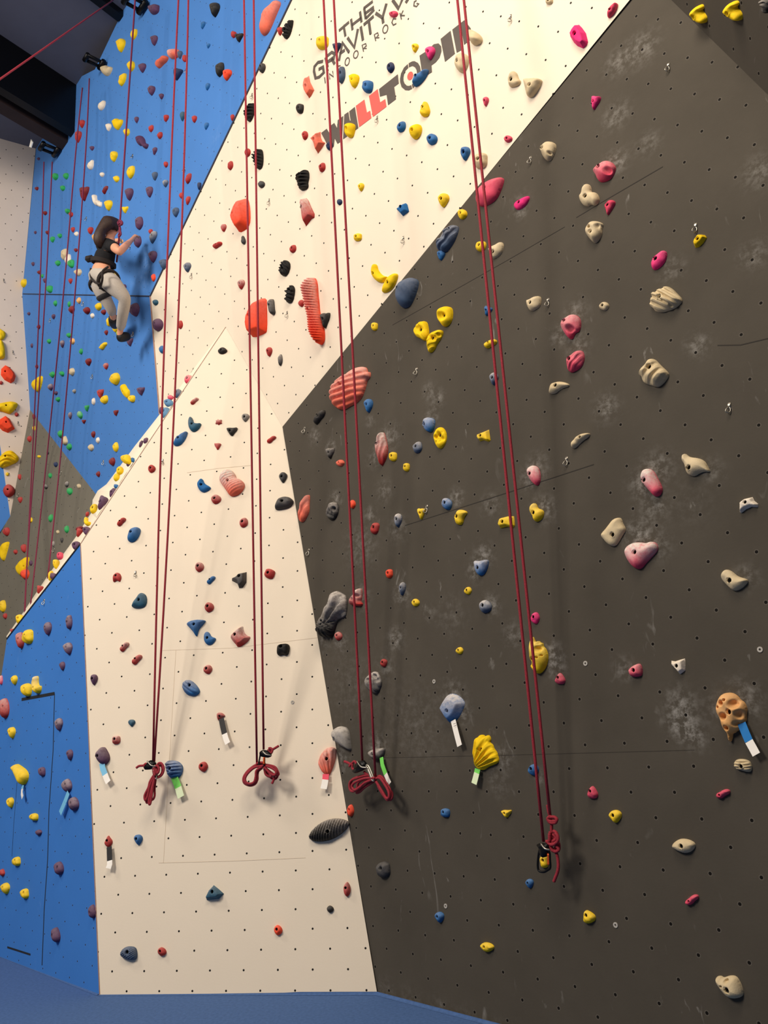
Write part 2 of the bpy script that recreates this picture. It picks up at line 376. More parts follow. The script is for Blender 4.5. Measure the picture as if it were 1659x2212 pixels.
seam('panel_seam', 'I', [(820, 1637), (1060, 1632), (1500, 1620)], .0012, M_GSEAM, w_right)
seam('panel_seam', 'B', [(380, 1404), (366, 1640), (353, 1864)], .002, M_FSEAM, w_front)
seam('panel_seam', 'B', [(343, 1864), (500, 1860), (660, 1853)], .002, M_FSEAM, w_front)
seam('panel_seam', 'B', [(350, 1405), (500, 1400), (690, 1377)], .0015, M_FSEAM, w_front)
seam('panel_seam', 'B', [(404, 1021), (470, 1012), (545, 1005)], .003, M_FSEAM, w_front)
def edge(name, pts, r, M):
    bm = bmesh.new(); tube(bm, pts, r, 4, caps=False); return tag(link(name, bm, M, smooth=False), kind='structure')
edge('trim_6', [P('D', 325, 640), P('D', 345, 895)], .008, M_PLY)
edge('trim_7', [P('B', 174, 1175), P('B', 215.5, 2149)], .0035, M_PLY)
edge('trim_8', [P('D', 325, 640), P('D', 632, -4)], .009, M_DARKEDGE)
edge('trim_9', [P('E', 50, 635), P('E', 325, 640)], .007, M_DARKEDGE)
edge('trim_10', [P('A', 174, 1175), P('A', 15, 1380)], .007, M_SEAM)
edge('trim_11', [P('B', 174, 1175), P('B', 488, 706)], .003, M_PLY)

# ------------------------------------------------------------------ chalk dust on the grey wall
def dust(ob, pl, spots):
    me = ob.data; n = len(me.vertices); co = np.empty(n * 3); me.vertices.foreach_get('co', co); co = co.reshape(-1, 3)
    o, u, v = LAT[pl]; U = (co - o) @ u; V = (co - o) @ v; c = np.zeros(n)
    for s in spots:
        x, y, r, k = s[:4]; ux, vy = to_uv(pl, P(pl, x, y)); c += .55 * k * np.exp(-((U - ux) ** 2 + (V - vy) ** 2) / (2 * (.72 * r) ** 2))
    at = me.attributes.new('chalk', 'FLOAT', 'POINT'); at.data.foreach_set('value', np.clip(c, 0, 1).astype(np.float32))
SP_I = [(1330, 350, .05, .7), (1245, 675, .05, .6), (1210, 725, .04, .7), (1250, 748, .05, .5), (1420, 1010, .06, .7), (1385, 1050, .05, .6), (1410, 1100, .06, .35), (1380, 1160, .06, .8), (1420, 1180, .05, .5),
        (1175, 1100, .05, .9), (1160, 1010, .06, .5), (1140, 1040, .04, .5), (1045, 1200, .05, .8), (1025, 1235, .04, .7), (1060, 1305, .04, .9), (985, 1075, .04, .8), (860, 1140, .06, .5), (840, 945, .07, .6), (808, 990, .05, .4),
        (715, 968, .04, .8), (725, 1080, .05, .6), (932, 900, .04, .6), (868, 1285, .05, .7), (855, 1380, .05, .9), (835, 1440, .05, .5), (815, 1615, .06, .9), (735, 1640, .06, .7), (730, 1690, .05, .5), (980, 1500, .06, .6),
        (1000, 1540, .05, .5), (1195, 1410, .04, 1.0), (1200, 1440, .04, .9), (1085, 1640, .05, .5), (1075, 1690, .06, .3), (1605, 1510, .06, .7), (1545, 1530, .05, .3), (1350, 1445, .04, .6), (1470, 1520, .05, .9), (1480, 1570, .05, .9),
        (1500, 1590, .04, .7), (1455, 1560, .04, .5), (1535, 1015, .04, .5), (1610, 1245, .04, .5), (1640, 370, .06, .5), (1385, 105, .07, .55), (1335, 135, .06, .45), (1330, 250, .06, .5), (1400, 310, .05, .4), (945, 860, .04, .7),
        (925, 845, .04, .5), (830, 1060, .05, .5), (800, 1110, .04, .6), (1060, 1090, .05, .5), (1125, 435, .05, .3), (1125, 460, .03, .6), (1450, 580, .05, .4), (1630, 550, .05, .5), (1508, 745, .04, .7), (1310, 880, .05, .7),
        (830, 640, .05, .3), (928, 1325, .03, .6), (1165, 1680, .03, .6), (800, 910, .03, .6), (680, 940, .05, .5), (735, 1385, .05, .5), (700, 1385, .05, .4), (975, 1330, .09, .2), (780, 1180, .12, .35), (780, 1290, .06, .6), (760, 1480, .2, .15), (900, 1570, .2, .18),
        (1110, 1370, .05, .5), (1420, 1090, .03, .5), (1490, 1090, .1, .1), (680, 1560, .1, .3)]
for k in range(16): SP_I.append((830 + k * 60, 2150 + k * 24, .07, .28))
dust(w_right, 'I', SP_I)
dust(w_back, 'E', [(320, 560, .10, .6), (310, 600, .12, .5), (470, 290, .05, .5), (520, 60, .05, .4), (105, 455, .08, .3)])

# ------------------------------------------------------------------ lettering painted on the upper cream wall
def strokes(name, data, ox, oy, sc, wpx, M, label=None):
    bm = bmesh.new()
    for s in data.split(';'):
        px = pts_of(s, ox, oy, sc)
        ribbon(bm, 'D', px, wpx, .0022)
    o = link(name, bm, M, w_upper, smooth=False)
    if label: o['label'] = label
    return o
def polys(name, data, ox, oy, sc, M, label=None, lift=.002):
    bm = bmesh.new(); N = PL['D'][0]
    for s in data.split(';'):
        px = pts_of(s, ox, oy, sc); uv = [Vector(to_uv('D', P('D', *q))) for q in px]
        vs, es, fs, *_ = delaunay_2d_cdt(uv, [], [list(range(len(uv)))], 1, 1e-6); o, u, v = LAT['D']
        bv = [bm.verts.new(Vector(o + u * q.x + v * q.y + N * lift)) for q in vs]
        for f in fs: bm.faces.new([bv[k] for k in f])
    bm.normal_update()
    for f in bm.faces:
        if f.normal.dot(Vector(N)) < 0: f.normal_flip()
    o = link(name, bm, M, w_upper, smooth=False)
    if label: o['label'] = label
    return o
R3 = (665, 0, 6.381)
strokes('lettering', '430,425 570,305;497,368 520,502;597,262 618,415;720,160 742,308;608,348 738,248;778,110 800,262;770,118 897,20;788,190 912,96;800,258 918,132', *R3, .019, M_PAINT, 'dark grey painted word THE')
strokes('lettering', '212,845 140,862 92,920 86,980 108,1078 160,1062 222,1000 210,925 150,958;245,790 275,930;245,792 330,722 372,742 360,800 268,858;330,810 372,885;430,842 480,590 570,722;436,745 512,690;548,520 642,655 692,400;730,365 762,560;770,345 910,225;842,290 866,472;935,182 1030,245 1085,50;1030,240 1042,322;1168,0 1252,118 1312,-30;1350,42 1400,-40', *R3, .021, M_PAINT, 'dark grey painted word GRAVITY and the start of the next word')
def oval(cx, cy, rx, ry, tilt=0, n=16): 
    return ' '.join('%.1f,%.1f' % (cx + rx * math.cos(t) * math.cos(tilt) - ry * math.sin(t) * math.sin(tilt), cy + rx * math.cos(t) * math.sin(tilt) + ry * math.sin(t) * math.cos(tilt)) for t in np.linspace(0, 2 * math.pi, n + 1))
strokes('lettering', '232,1066 243,1150;306,1095 296,1018 356,1060 342,980;412,915 452,905;' + oval(545, 850, 28, 55, .25) + ';' + oval(663, 752, 30, 53, .25) + ';770,712 750,622 800,602 808,632 768,670 812,668;938,565 918,478 965,452 975,488 936,520 986,520;' + oval(1070, 402, 33, 58, .25) +
        ';1220,262 1180,258 1160,310 1180,348 1222,325;1272,180 1292,268;1316,145 1284,215 1338,216;1500,8 1470,25 1462,80 1500,92 1530,55 1500,48', *R3, .0078, M_PAINT, 'thin dark letters INDOOR ROCK C')
R1 = (680, 180, 9.217)
polys('lettering', '130,990 240,905 300,1000 315,845 390,790 447,890 460,735 570,650 555,960 540,1150 455,1205 400,1100 380,1260 290,1300;590,625 672,570 700,745 716,745 688,560 800,470 870,890 640,1060 565,1115', *R1, M_PAINT, 'dark grey painted letters W and I')
polys('lettering', '820,450 990,325 1040,585 1105,545 1130,690 885,875;1080,255 1255,115 1305,380 1405,315 1430,465 1160,670', *R1, M_REDPAINT, 'red painted letters LL')
polys('lettering', '808,710 957,592 965,665 928,692 943,790 880,838 868,755 815,770', 600, 0, 3.687, M_PAINT, 'dark grey painted letter T')
R2 = (840, 40, 7.9)
bm = bmesh.new(); outer = pts_of('340,765 400,733 440,728 500,760 535,820 548,900 530,1000 480,1110 410,1195', *R2); inner = pts_of('345,835 385,815 410,813 450,835 475,880 482,930 470,1000 435,1080 395,1130', *R2)
outer2 = pts_of('400,1200 340,1228 280,1222 220,1170 195,1090 193,1030 210,940 260,840 325,778', *R2); inner2 = pts_of('385,1138 345,1152 310,1148 270,1110 252,1060 250,1010 262,950 290,885 335,842', *R2)
for A_, B_ in ((outer, inner), (outer2, inner2)):
    va = [bm.verts.new(P('D', *q) + PL['D'][0] * .002) for q in A_]; vb = [bm.verts.new(P('D', *q) + PL['D'][0] * .002) for q in B_]
    for i in range(len(va) - 1): bm.faces.new((va[i], vb[i], vb[i + 1], va[i + 1]))
o_ = link('lettering', bm, M_PAINT, w_upper, smooth=False); o_['label'] = 'dark grey painted ring letter O'
polys('lettering', ' '.join(oval(367, 980, 47, 76, .3).split()[:-1]), *R2, M_REDPAINT, 'red painted dot inside the letter O')
polys('lettering', '525,635 640,560 770,440 850,425 895,475 900,560 865,670 800,750 730,800 738,915 665,960 565,905;885,350 1055,210 1130,600 960,740;1085,190 1290,30 1400,170 1410,350 1285,450 1245,215 1275,520 1160,585', *R2, M_PAINT, 'dark grey painted letters PIA')

# ------------------------------------------------------------------ climbing holds
ROPES = [((388, 0), (331, 1640)), ((531, 0), (560, 1640)), ((710, 0), (795, 1640)), ((995, 0), (1182, 1800))]
def region(pl, x, y):
    if pl in ('A',): return 'on lower blue wall'
    if pl in ('F', 'G'): return 'on far left cream wall'
    if pl == 'H': return 'on far grey wall' + (', left of the ropes' if x < 62 else ', near the ropes')
    if pl == 'C': return 'on cream ledge edge'
    if pl == 'J': return 'in dark upper right corner'
    if pl in ('E', 'E2'):
        if y < 460: s = 'above the climber' if x > 190 else 'high above left of climber'
        elif y < 745: s = 'left of the climber' if x < 240 else 'right of the climber'
        else: s = 'below the climber'
        if pl == 'E' and x > 340: s = 'right of the climber' if y > 300 else 'near top'
        return 'on blue back wall ' + s
    xs = [a[0] + (b[0] - a[0]) * y / b[1] for a, b in ROPES]
    k = sum(x > q for q in xs)
    w = {'B': 'lower cream wall', 'D': 'upper cream wall', 'I': 'grey wall'}[pl]
    return 'on %s %s' % (w, ['left of first rope', 'between first and second ropes', 'between second and third ropes', 'between third and fourth ropes', 'right of fourth rope'][k])
SHAPE = {  # unit outlines, x right, y down
    'o': [(math.cos(t) * (1 + .08 * math.sin(2 * t + 1)), math.sin(t) * (1 + .06 * math.cos(3 * t))) for t in np.linspace(0, 2 * math.pi, 15)[:-1]],
    'd': [(-.75, -.75), (-.2, -1), (.45, -.95), (.95, -.55), (.95, 0), (.6, .55), (.15, 1), (-.2, .9), (-.65, .35), (-1, -.2)],
    'u': [(-.1, -1), (.35, -.7), (.8, -.1), (1, .4), (.7, .9), (.1, 1), (-.5, .95), (-.95, .6), (-.95, .1), (-.5, -.5)],
    't': [(-1, -.7), (-.4, -.95), (.3, -.85), (1, -1), (.95, -.3), (.5, .3), (.15, 1), (-.25, .75), (-.6, .1)],
    'q': [(-.9, -.75), (-.2, -1), (.6, -.85), (.95, -.6), (1, .2), (.8, .85), (.1, 1), (-.6, .85), (-1, .4), (-.95, -.2)],
    'l': [(.1, -1), (.6, -.7), (.95, -.1), (.9, .4), (.4, .85), (-.1, 1), (-.6, .75), (-.95, .2), (-.9, -.35), (-.4, -.8)],
    's': [(-.2, -1), (.2, -.5), (.9, -.75), (.75, 0), (1, .5), (.35, .6), (0, 1), (-.4, .55), (-1, .6), (-.7, 0), (-.95, -.5), (-.45, -.5)],
    'c': [(-.35, -1), (.1, -.8), (0, -.3), (.3, .15), (1, .1), (.85, .7), (.2, 1), (-.5, .8), (-.95, .2), (-.85, -.5)],
    'b': [(.5, -1), (1, -.8), (.95, -.2), (.4, .2), (0, .8), (-.5, 1), (-1, .7), (-.95, .1), (-.45, -.3), (0, -.8)]}
SNAME = dict(o='rounded', d='teardrop', u='upright pear-shaped', t='three-cornered', q='blocky', l='oval', s='star-shaped', c='crescent', b='bean-shaped')
HOLDS = []   # dict(px outline, colour, kind, chalk, hole, shape word, plane, centre)
SMALL = """
289,73,12,24,10,Y,l;259.5,97,18,30,0,Y,d;282.5,142,15,23,0,Y,l;264,171,13,29,15,Y,l;219.4,227,14,23,20,W,l;332,19,20,22,0,V,q;332,86.5,14,23,0,V,d;307,146,15,21,0,V,d;326,195,16,21,0,V,d;
348,208,10,13,0,V,d;294.5,258.5,9,14,0,V,d;233.5,274.5,12,17,0,W,d;273,285,13,17,0,Y,l;176,267,12,18,0,R,d;168,295,13,25,5,R,d;198,320,10,10,0,V,d;326,277,10,16,10,R,l;345,292,11,16,10,R,l;
334,326,9,17,10,V,d;245,337.5,16,23,0,Y,d;348.5,133,21,30,20,K,b;374,115,22,22,0,K,q,.5;388,118,10,18,0,S,d;398,125.5,8,16,0,R,q;383,160,19,27,15,N,t;462.5,20,20,32,0,X,d;438,54,9,17,10,B,d;450,99,7,11,10,B,d;
504,74,11,15,0,R,o;515,81,18,20,0,X,t;604,67,12,19,0,R,d;474,149,17,33,5,X,l;490,161,18,25,10,O,d;448,187,9,16,10,B,d;565,146.5,14,21,0,C,o;358,255,11,16,10,R,d;394,251,10,21,0,T,d;
419,257,11,16,0,R,d;445.5,272,9,16,10,B,d;501.5,254,8,15,0,R,d;534,329,12,18,0,R,o;647,234,15,22,0,X,q;695,91,25,30,0,Y,q;726,104,18,25,0,N,t;658,292,12,19,0,R,o;711,315,14,19,0,N,o;
737,161,15,38,0,S,l;793,186,22,28,0,B,q;843,145,17,24,0,N,l;849.5,30,18,14,0,P,o;896,103,15,20,0,Y,d;928,114,22,30,0,M,d;917,234.5,22,34,0,Y,u;866,273,20,25,20,B,l;932,300,22,24,0,B,o;1004,331,22,30,0,B,d;
1048.5,219,13,21,0,P,d;1097,299.5,17,15,0,P,o;1186,2,15,14,0,E,q;1284,221.5,20,31,10,M,t;1037,346,27,35,0,E,q;
119,381,11,15,0,G,o;142,380,10,14,0,G,o;135,406,9,12,0,G,o;145.5,456,10,11,0,G,o;129,509,8,10,0,G,o;113,517,10,13,0,G,d;124.5,568,10,12,0,G,o;153,569,12,18,0,G,q;106.5,624,12,16,0,G,q;119,655,8,13,0,G,l;149,657,6,13,0,G,l;91,596,5,8,0,G,o;
196,355,12,22,15,W,u;220,377,9,10,0,W,o;251,386,11,14,0,Y,o;282,371,15,29,10,Y,l;334,380,12,19,0,S,d;227,410,11,18,0,D,b;180,418,20,32,0,D,t;278,419,17,27,0,V,d;322,414,14,24,0,V,d;207,432,14,26,-10,W,c;215,441,9,12,0,W,q;
233,443,17,23,0,Y,d;269,453,14,15,0,Y,t;299.5,481,17,29,0,V,l;97,460,8,9,0,D,o;79,407,7,8,0,D,o;153,463,8,11,0,R,o;157,496,8,12,0,R,d;164.5,505,8,10,0,W,o;195,498,12,16,0,R,d;203.5,512,10,16,0,A,l;261.5,521,8,9,0,A,o;
325,500,8,11,0,R,o;330,512,14,27,15,S,d,.5;296.5,521,16,26,0,V,l;163.5,540,7,8,0,D,o;139,549,14,26,10,E,l;146,560,12,24,5,W,l;168,588,14,15,0,E,o;152,607,8,12,0,R,d;329,554,18,25,0,V,d;351.6,570,16,22,0,S,d;331,599.5,9,17,0,O,l;
246,596,12,16,0,Y,o;266,619.5,12,12,0,V,o;50.6,611,12,19,10,Y,l;76,502,5,7,0,V,o;71,570,6,9,0,V,o;84,588,7,8,0,D,o;96,606,6,10,0,V,d;102,502,7,8,0,D,o;170,649,9,14,0,A,l;187,670.6,13,15,0,D,o;212,662,14,17,10,Y,l;289,668.5,20,28,0,V,o;
83,343,6,6,0,V,o;358,355,8,13,0,R,o;357,396,12,16,0,S,d,.5;406.5,385,11,24,15,R,l;430,402,8,17,0,N,d;391,422,8,13,0,R,o;405.5,433,9,19,10,R,d;379,458,14,21,0,S,d;497,357,12,20,5,R,l;564,398,14,15,0,C,o;482,492,13,17,0,R,d,.4;
469,529,17,18,20,R,b;525,518,10,19,-10,C,u;632,537,15,18,20,R,l;650,655,12,15,0,R,o;404,577,16,21,0,S,d,.3;520,614,16,21,0,R,d,.6;335,653,12,12,0,T,o;695,361,15,21,10,R,l;733,436,11,13,0,N,o;779,404,14,18,0,Y,d;957,432,25,30,0,Y,d;
772,512,17,17,0,Y,q;952,551,18,22,0,B,d;998,462,19,22,0,Y,o;1038,531,23,25,40,Y,l;1304,661,20,18,0,E,o;1053,672,18,21,20,B,t;
2,826.6,8,8,0,R,o;36,895,8,9,0,R,o;62,677.5,6,7,0,V,o;115,684,8,11,0,V,d;154,668.5,12,16,0,D,o;83,706,7,9,0,D,o;199,682,8,11,0,W,o;223,674,10,11,0,D,o;234,695,9,19,0,Y,o;248,709,10,17,0,Y,o;229,718.5,8,11,0,D,d;279.5,739,14,18,0,V,t;
148,724,10,11,-40,G,l;156,737,9,13,0,A,o;105.5,737,8,10,0,G,o;134,743,9,16,0,V,d,.4;68.5,746.5,5,10,0,V,l;222.5,747,16,16,0,Y,b;174.5,759,8,13,0,G,l;190.5,782,13,16,0,D,d;228,791,11,14,0,R,d,.4;154,803,12,16,0,E,o;112,809,10,13,0,G,o;
133,807,10,12,-40,G,l;79,792,6,9,0,D,o;247,818,20,25,0,Y,o;108.6,836,10,14,0,V,o,.4;120,849,8,8,0,V,o;160,845,7,9,0,Q,o,.5;124.5,862.6,9,10,0,G,o;216,851,14,21,0,R,t;225,862.6,16,19,20,Y,l;284,861,14,15,0,Y,q;303,845,17,18,0,V,t;
201.5,867,8,15,0,W,l;187,882,10,14,0,G,t;172,896,11,17,-20,G,l,.4;151,898,8,15,0,V,d,.4;181,911,9,9,0,D,t;249.6,892,11,13,0,D,t;73,900.6,7,13,0,D,d;130,937.5,10,16,0,G,o;139,951,13,19,0,E,u;149,965,10,14,0,G,o;201,938.5,9,14,0,D,d;
211,951,8,13,0,W,l;196,966.6,11,14,0,E,o;249,965.5,13,21,0,Y,l;63,948,9,13,0,R,o;73,925,6,11,0,Y,l;103,978.6,5,6,0,C,o;84,986,7,6,0,Y,o;
241.6,997,12,17,0,D,o;211.6,1024,8,12,0,D,o;16,1024,7,8,0,Y,o;20,1059.6,23,27,0,R,o;42,1030,6,12,0,R,q;43,1079.7,10,13,0,R,d;120,1003,8,11,0,N,o;108,1027,7,11,0,G,o;99,1051,8,10,0,C,o,.5;144,1046,9,13,10,C,l,.5;150,1061,11,15,0,G,o;
170,1050,8,10,0,E,o;109,1119,9,17,10,G,l;66,1123,7,11,0,Y,o;143.5,1143,10,16,0,G,l;124.5,1149,6,8,0,E,o;133,1167,7,11,0,C,d;13,1148,13,18,0,R,o;50.6,1184,10,18,0,R,q;33,1192,8,10,0,R,o;53,1240,17,21,0,O,o;66,1216,7,11,0,V,o;115,1175,6,12,0,Q,o,.5;
5,1309,14,26,0,Y,l;10.5,1330.6,8,12,0,R,o;2,1469,7,20,0,P,l,.5;
339.4,701,22,26,0,V,o;388.6,701,12,18,0,R,l;349,754.6,11,16,0,B,o;480,757,21,15,0,X,l;580.5,760,14,20,0,R,d;605,777.6,10,25,0,C,l,.3;419.6,866,17,15,0,R,b,.5;472,911,15,14,0,R,s,.5;530,901.6,17,18,0,Q,d,.3;500,932,24,19,0,X,t;
470,964,15,15,0,R,t,.2;586,949,19,16,0,R,b;700.6,692,22,34,0,X,t;808,705,14,18,0,Y,q;794.5,876,20,29,0,B,d;689,900.5,20,34,15,X,b;712,979,19,24,0,X,t,.3;901,966,21,26,15,S,l,.4;848,986,17,20,0,Y,q;1058.5,742,24,24,20,Y,b;1066,818,20,27,0,S,d,.4;
327,1012,15,17,0,R,o;261.6,1127,19,18,0,R,b;466,1077.6,20,20,0,R,o,.4;525.7,1128,19,22,15,R,l,.3;610.7,1031,18,23,0,C,d;430,1224,18,21,0,R,o,.5;455.6,1252.7,18,17,0,B,b;581.6,1238.6,22,21,15,R,q;451,1311,19,21,0,R,o,.2;
734,1000,17,14,0,K,o;877,1009,14,18,0,Y,q;761,1089,12,18,0,O,o;809,1141,17,25,15,R,q;859,1124,18,29,0,S,d,.6;909.5,1110,17,25,0,Y,t;964,1088,23,27,-30,B,l,.4;840,1239,15,19,0,O,q;868,1272,15,28,5,S,d,.4;897,1301.6,16,16,0,Y,o;1010,1276,15,16,0,Y,o;1047,1310,26,27,0,S,o,.5;
102,1358,17,28,0,V,d,.2;149,1344,13,31,0,V,l,.2;43,1383,16,35,-5,R,l,.3;59,1375,22,31,0,Y,q;146.6,1401,19,26,-10,V,d,.3;134,1439,12,19,0,V,d;30,1469,14,20,0,Y,d;56.5,1490,21,28,0,Y,q;79,1479,20,38,0,Y,c,.4;8,1530,20,43,0,R,o,.3;24,1583,17,24,0,Y,d;
126.6,1565,17,27,0,V,d,.3;150,1631,14,23,0,V,d;268,1397,20,20,0,R,b,.5;295,1424.5,22,21,0,R,b,.2;202,1468,17,23,0,V,d;284,1561.6,16,15,0,T,d;250,1598,18,18,0,R,q,.5;448,1445.6,18,19,0,R,o,.3;730,1374,16,18,0,R,o,.3;828,1432,14,17,15,R,q;
1155,1335,18,24,0,M,o;992,1405.5,15,15,0,Y,o;1209,1465.6,23,24,0,P,u,.2;90,1667,14,20,0,V,q;144,1697,19,28,0,V,o,.3;158,1737,21,29,0,V,o,.2;21.6,1734,15,22,0,Y,d;73,1765,17,16,0,Y,q;83,1799,14,13,0,V,d;35,1861,16,20,0,Y,q;4,1885,12,16,0,R,l;
10.5,1919.6,19,24,0,Y,d;52.6,1930.7,16,22,0,Y,q;126.7,1876,18,28,0,V,o;199,1969,15,30,0,V,l;120,2020,18,33,-5,V,l;297.5,1814,20,22,0,B,d;349,2056,18,18,0,R,o;438,1656,19,21,0,R,o;600,2009.5,17,21,0,O,o;756.5,1751,15,26,0,O,l;827,1879,28,35,0,C,q;
749,1921,16,31,0,R,l,.2;713,1964,14,15,0,X,o;961,1756,20,19,0,B,q;948,1982,21,23,0,B,d;1151,1663,22,24,0,B,o;1092.6,1758,23,17,0,Y,t;1279,1711.5,24,27,0,P,u;1175,1861,18,28,0,Y,q;1143,1909,18,20,0,B,d;1270,1980,28,29,-25,Y,u;1051,2047,30,20,10,Y,d;
1561,1715,28,23,10,P,b;1328,1764,28,27,0,Y,d;1494,1944,28,23,0,P,b"""
CSTRIP = """304,958.5,6,16,20,V,l;314,951,9,14,30,V,l;272,990,25,20,30,Y,u;278,997.5,9,20,20,V,l;286,993,7,10,0,B,q;258,1016,14,18,20,Y,o;251,1030,13,18,20,Y,l;250,1050,9,9,0,B,q;242.6,1064,13,22,20,V,l;219.5,1086,18,32,25,V,t;
201.5,1098,15,22,20,Y,l;188,1110,7,11,20,R,l;188,1126,15,19,0,Y,c;171,1141,18,8,-20,D,l;170,1150,14,20,20,R,t;185.6,1146,17,18,0,V,d;163.5,1178,17,19,20,V,o;128.6,1200,13,16,0,P,q;120,1218,15,20,0,Y,d;108.6,1243,10,22,10,Y,l;
114,1244,13,14,0,V,q;84,1273,13,18,20,R,t;42,1337,17,20,20,Y,o;25,1363,9,10,0,R,t;383,849,16,20,20,S,l,.3;367.5,858,12,11,0,P,o,.3;363,869,18,16,0,L,o;348.5,886,10,16,10,V,q;356,890,17,24,25,L,l;405.5,818,15,20,30,P,l,.5"""
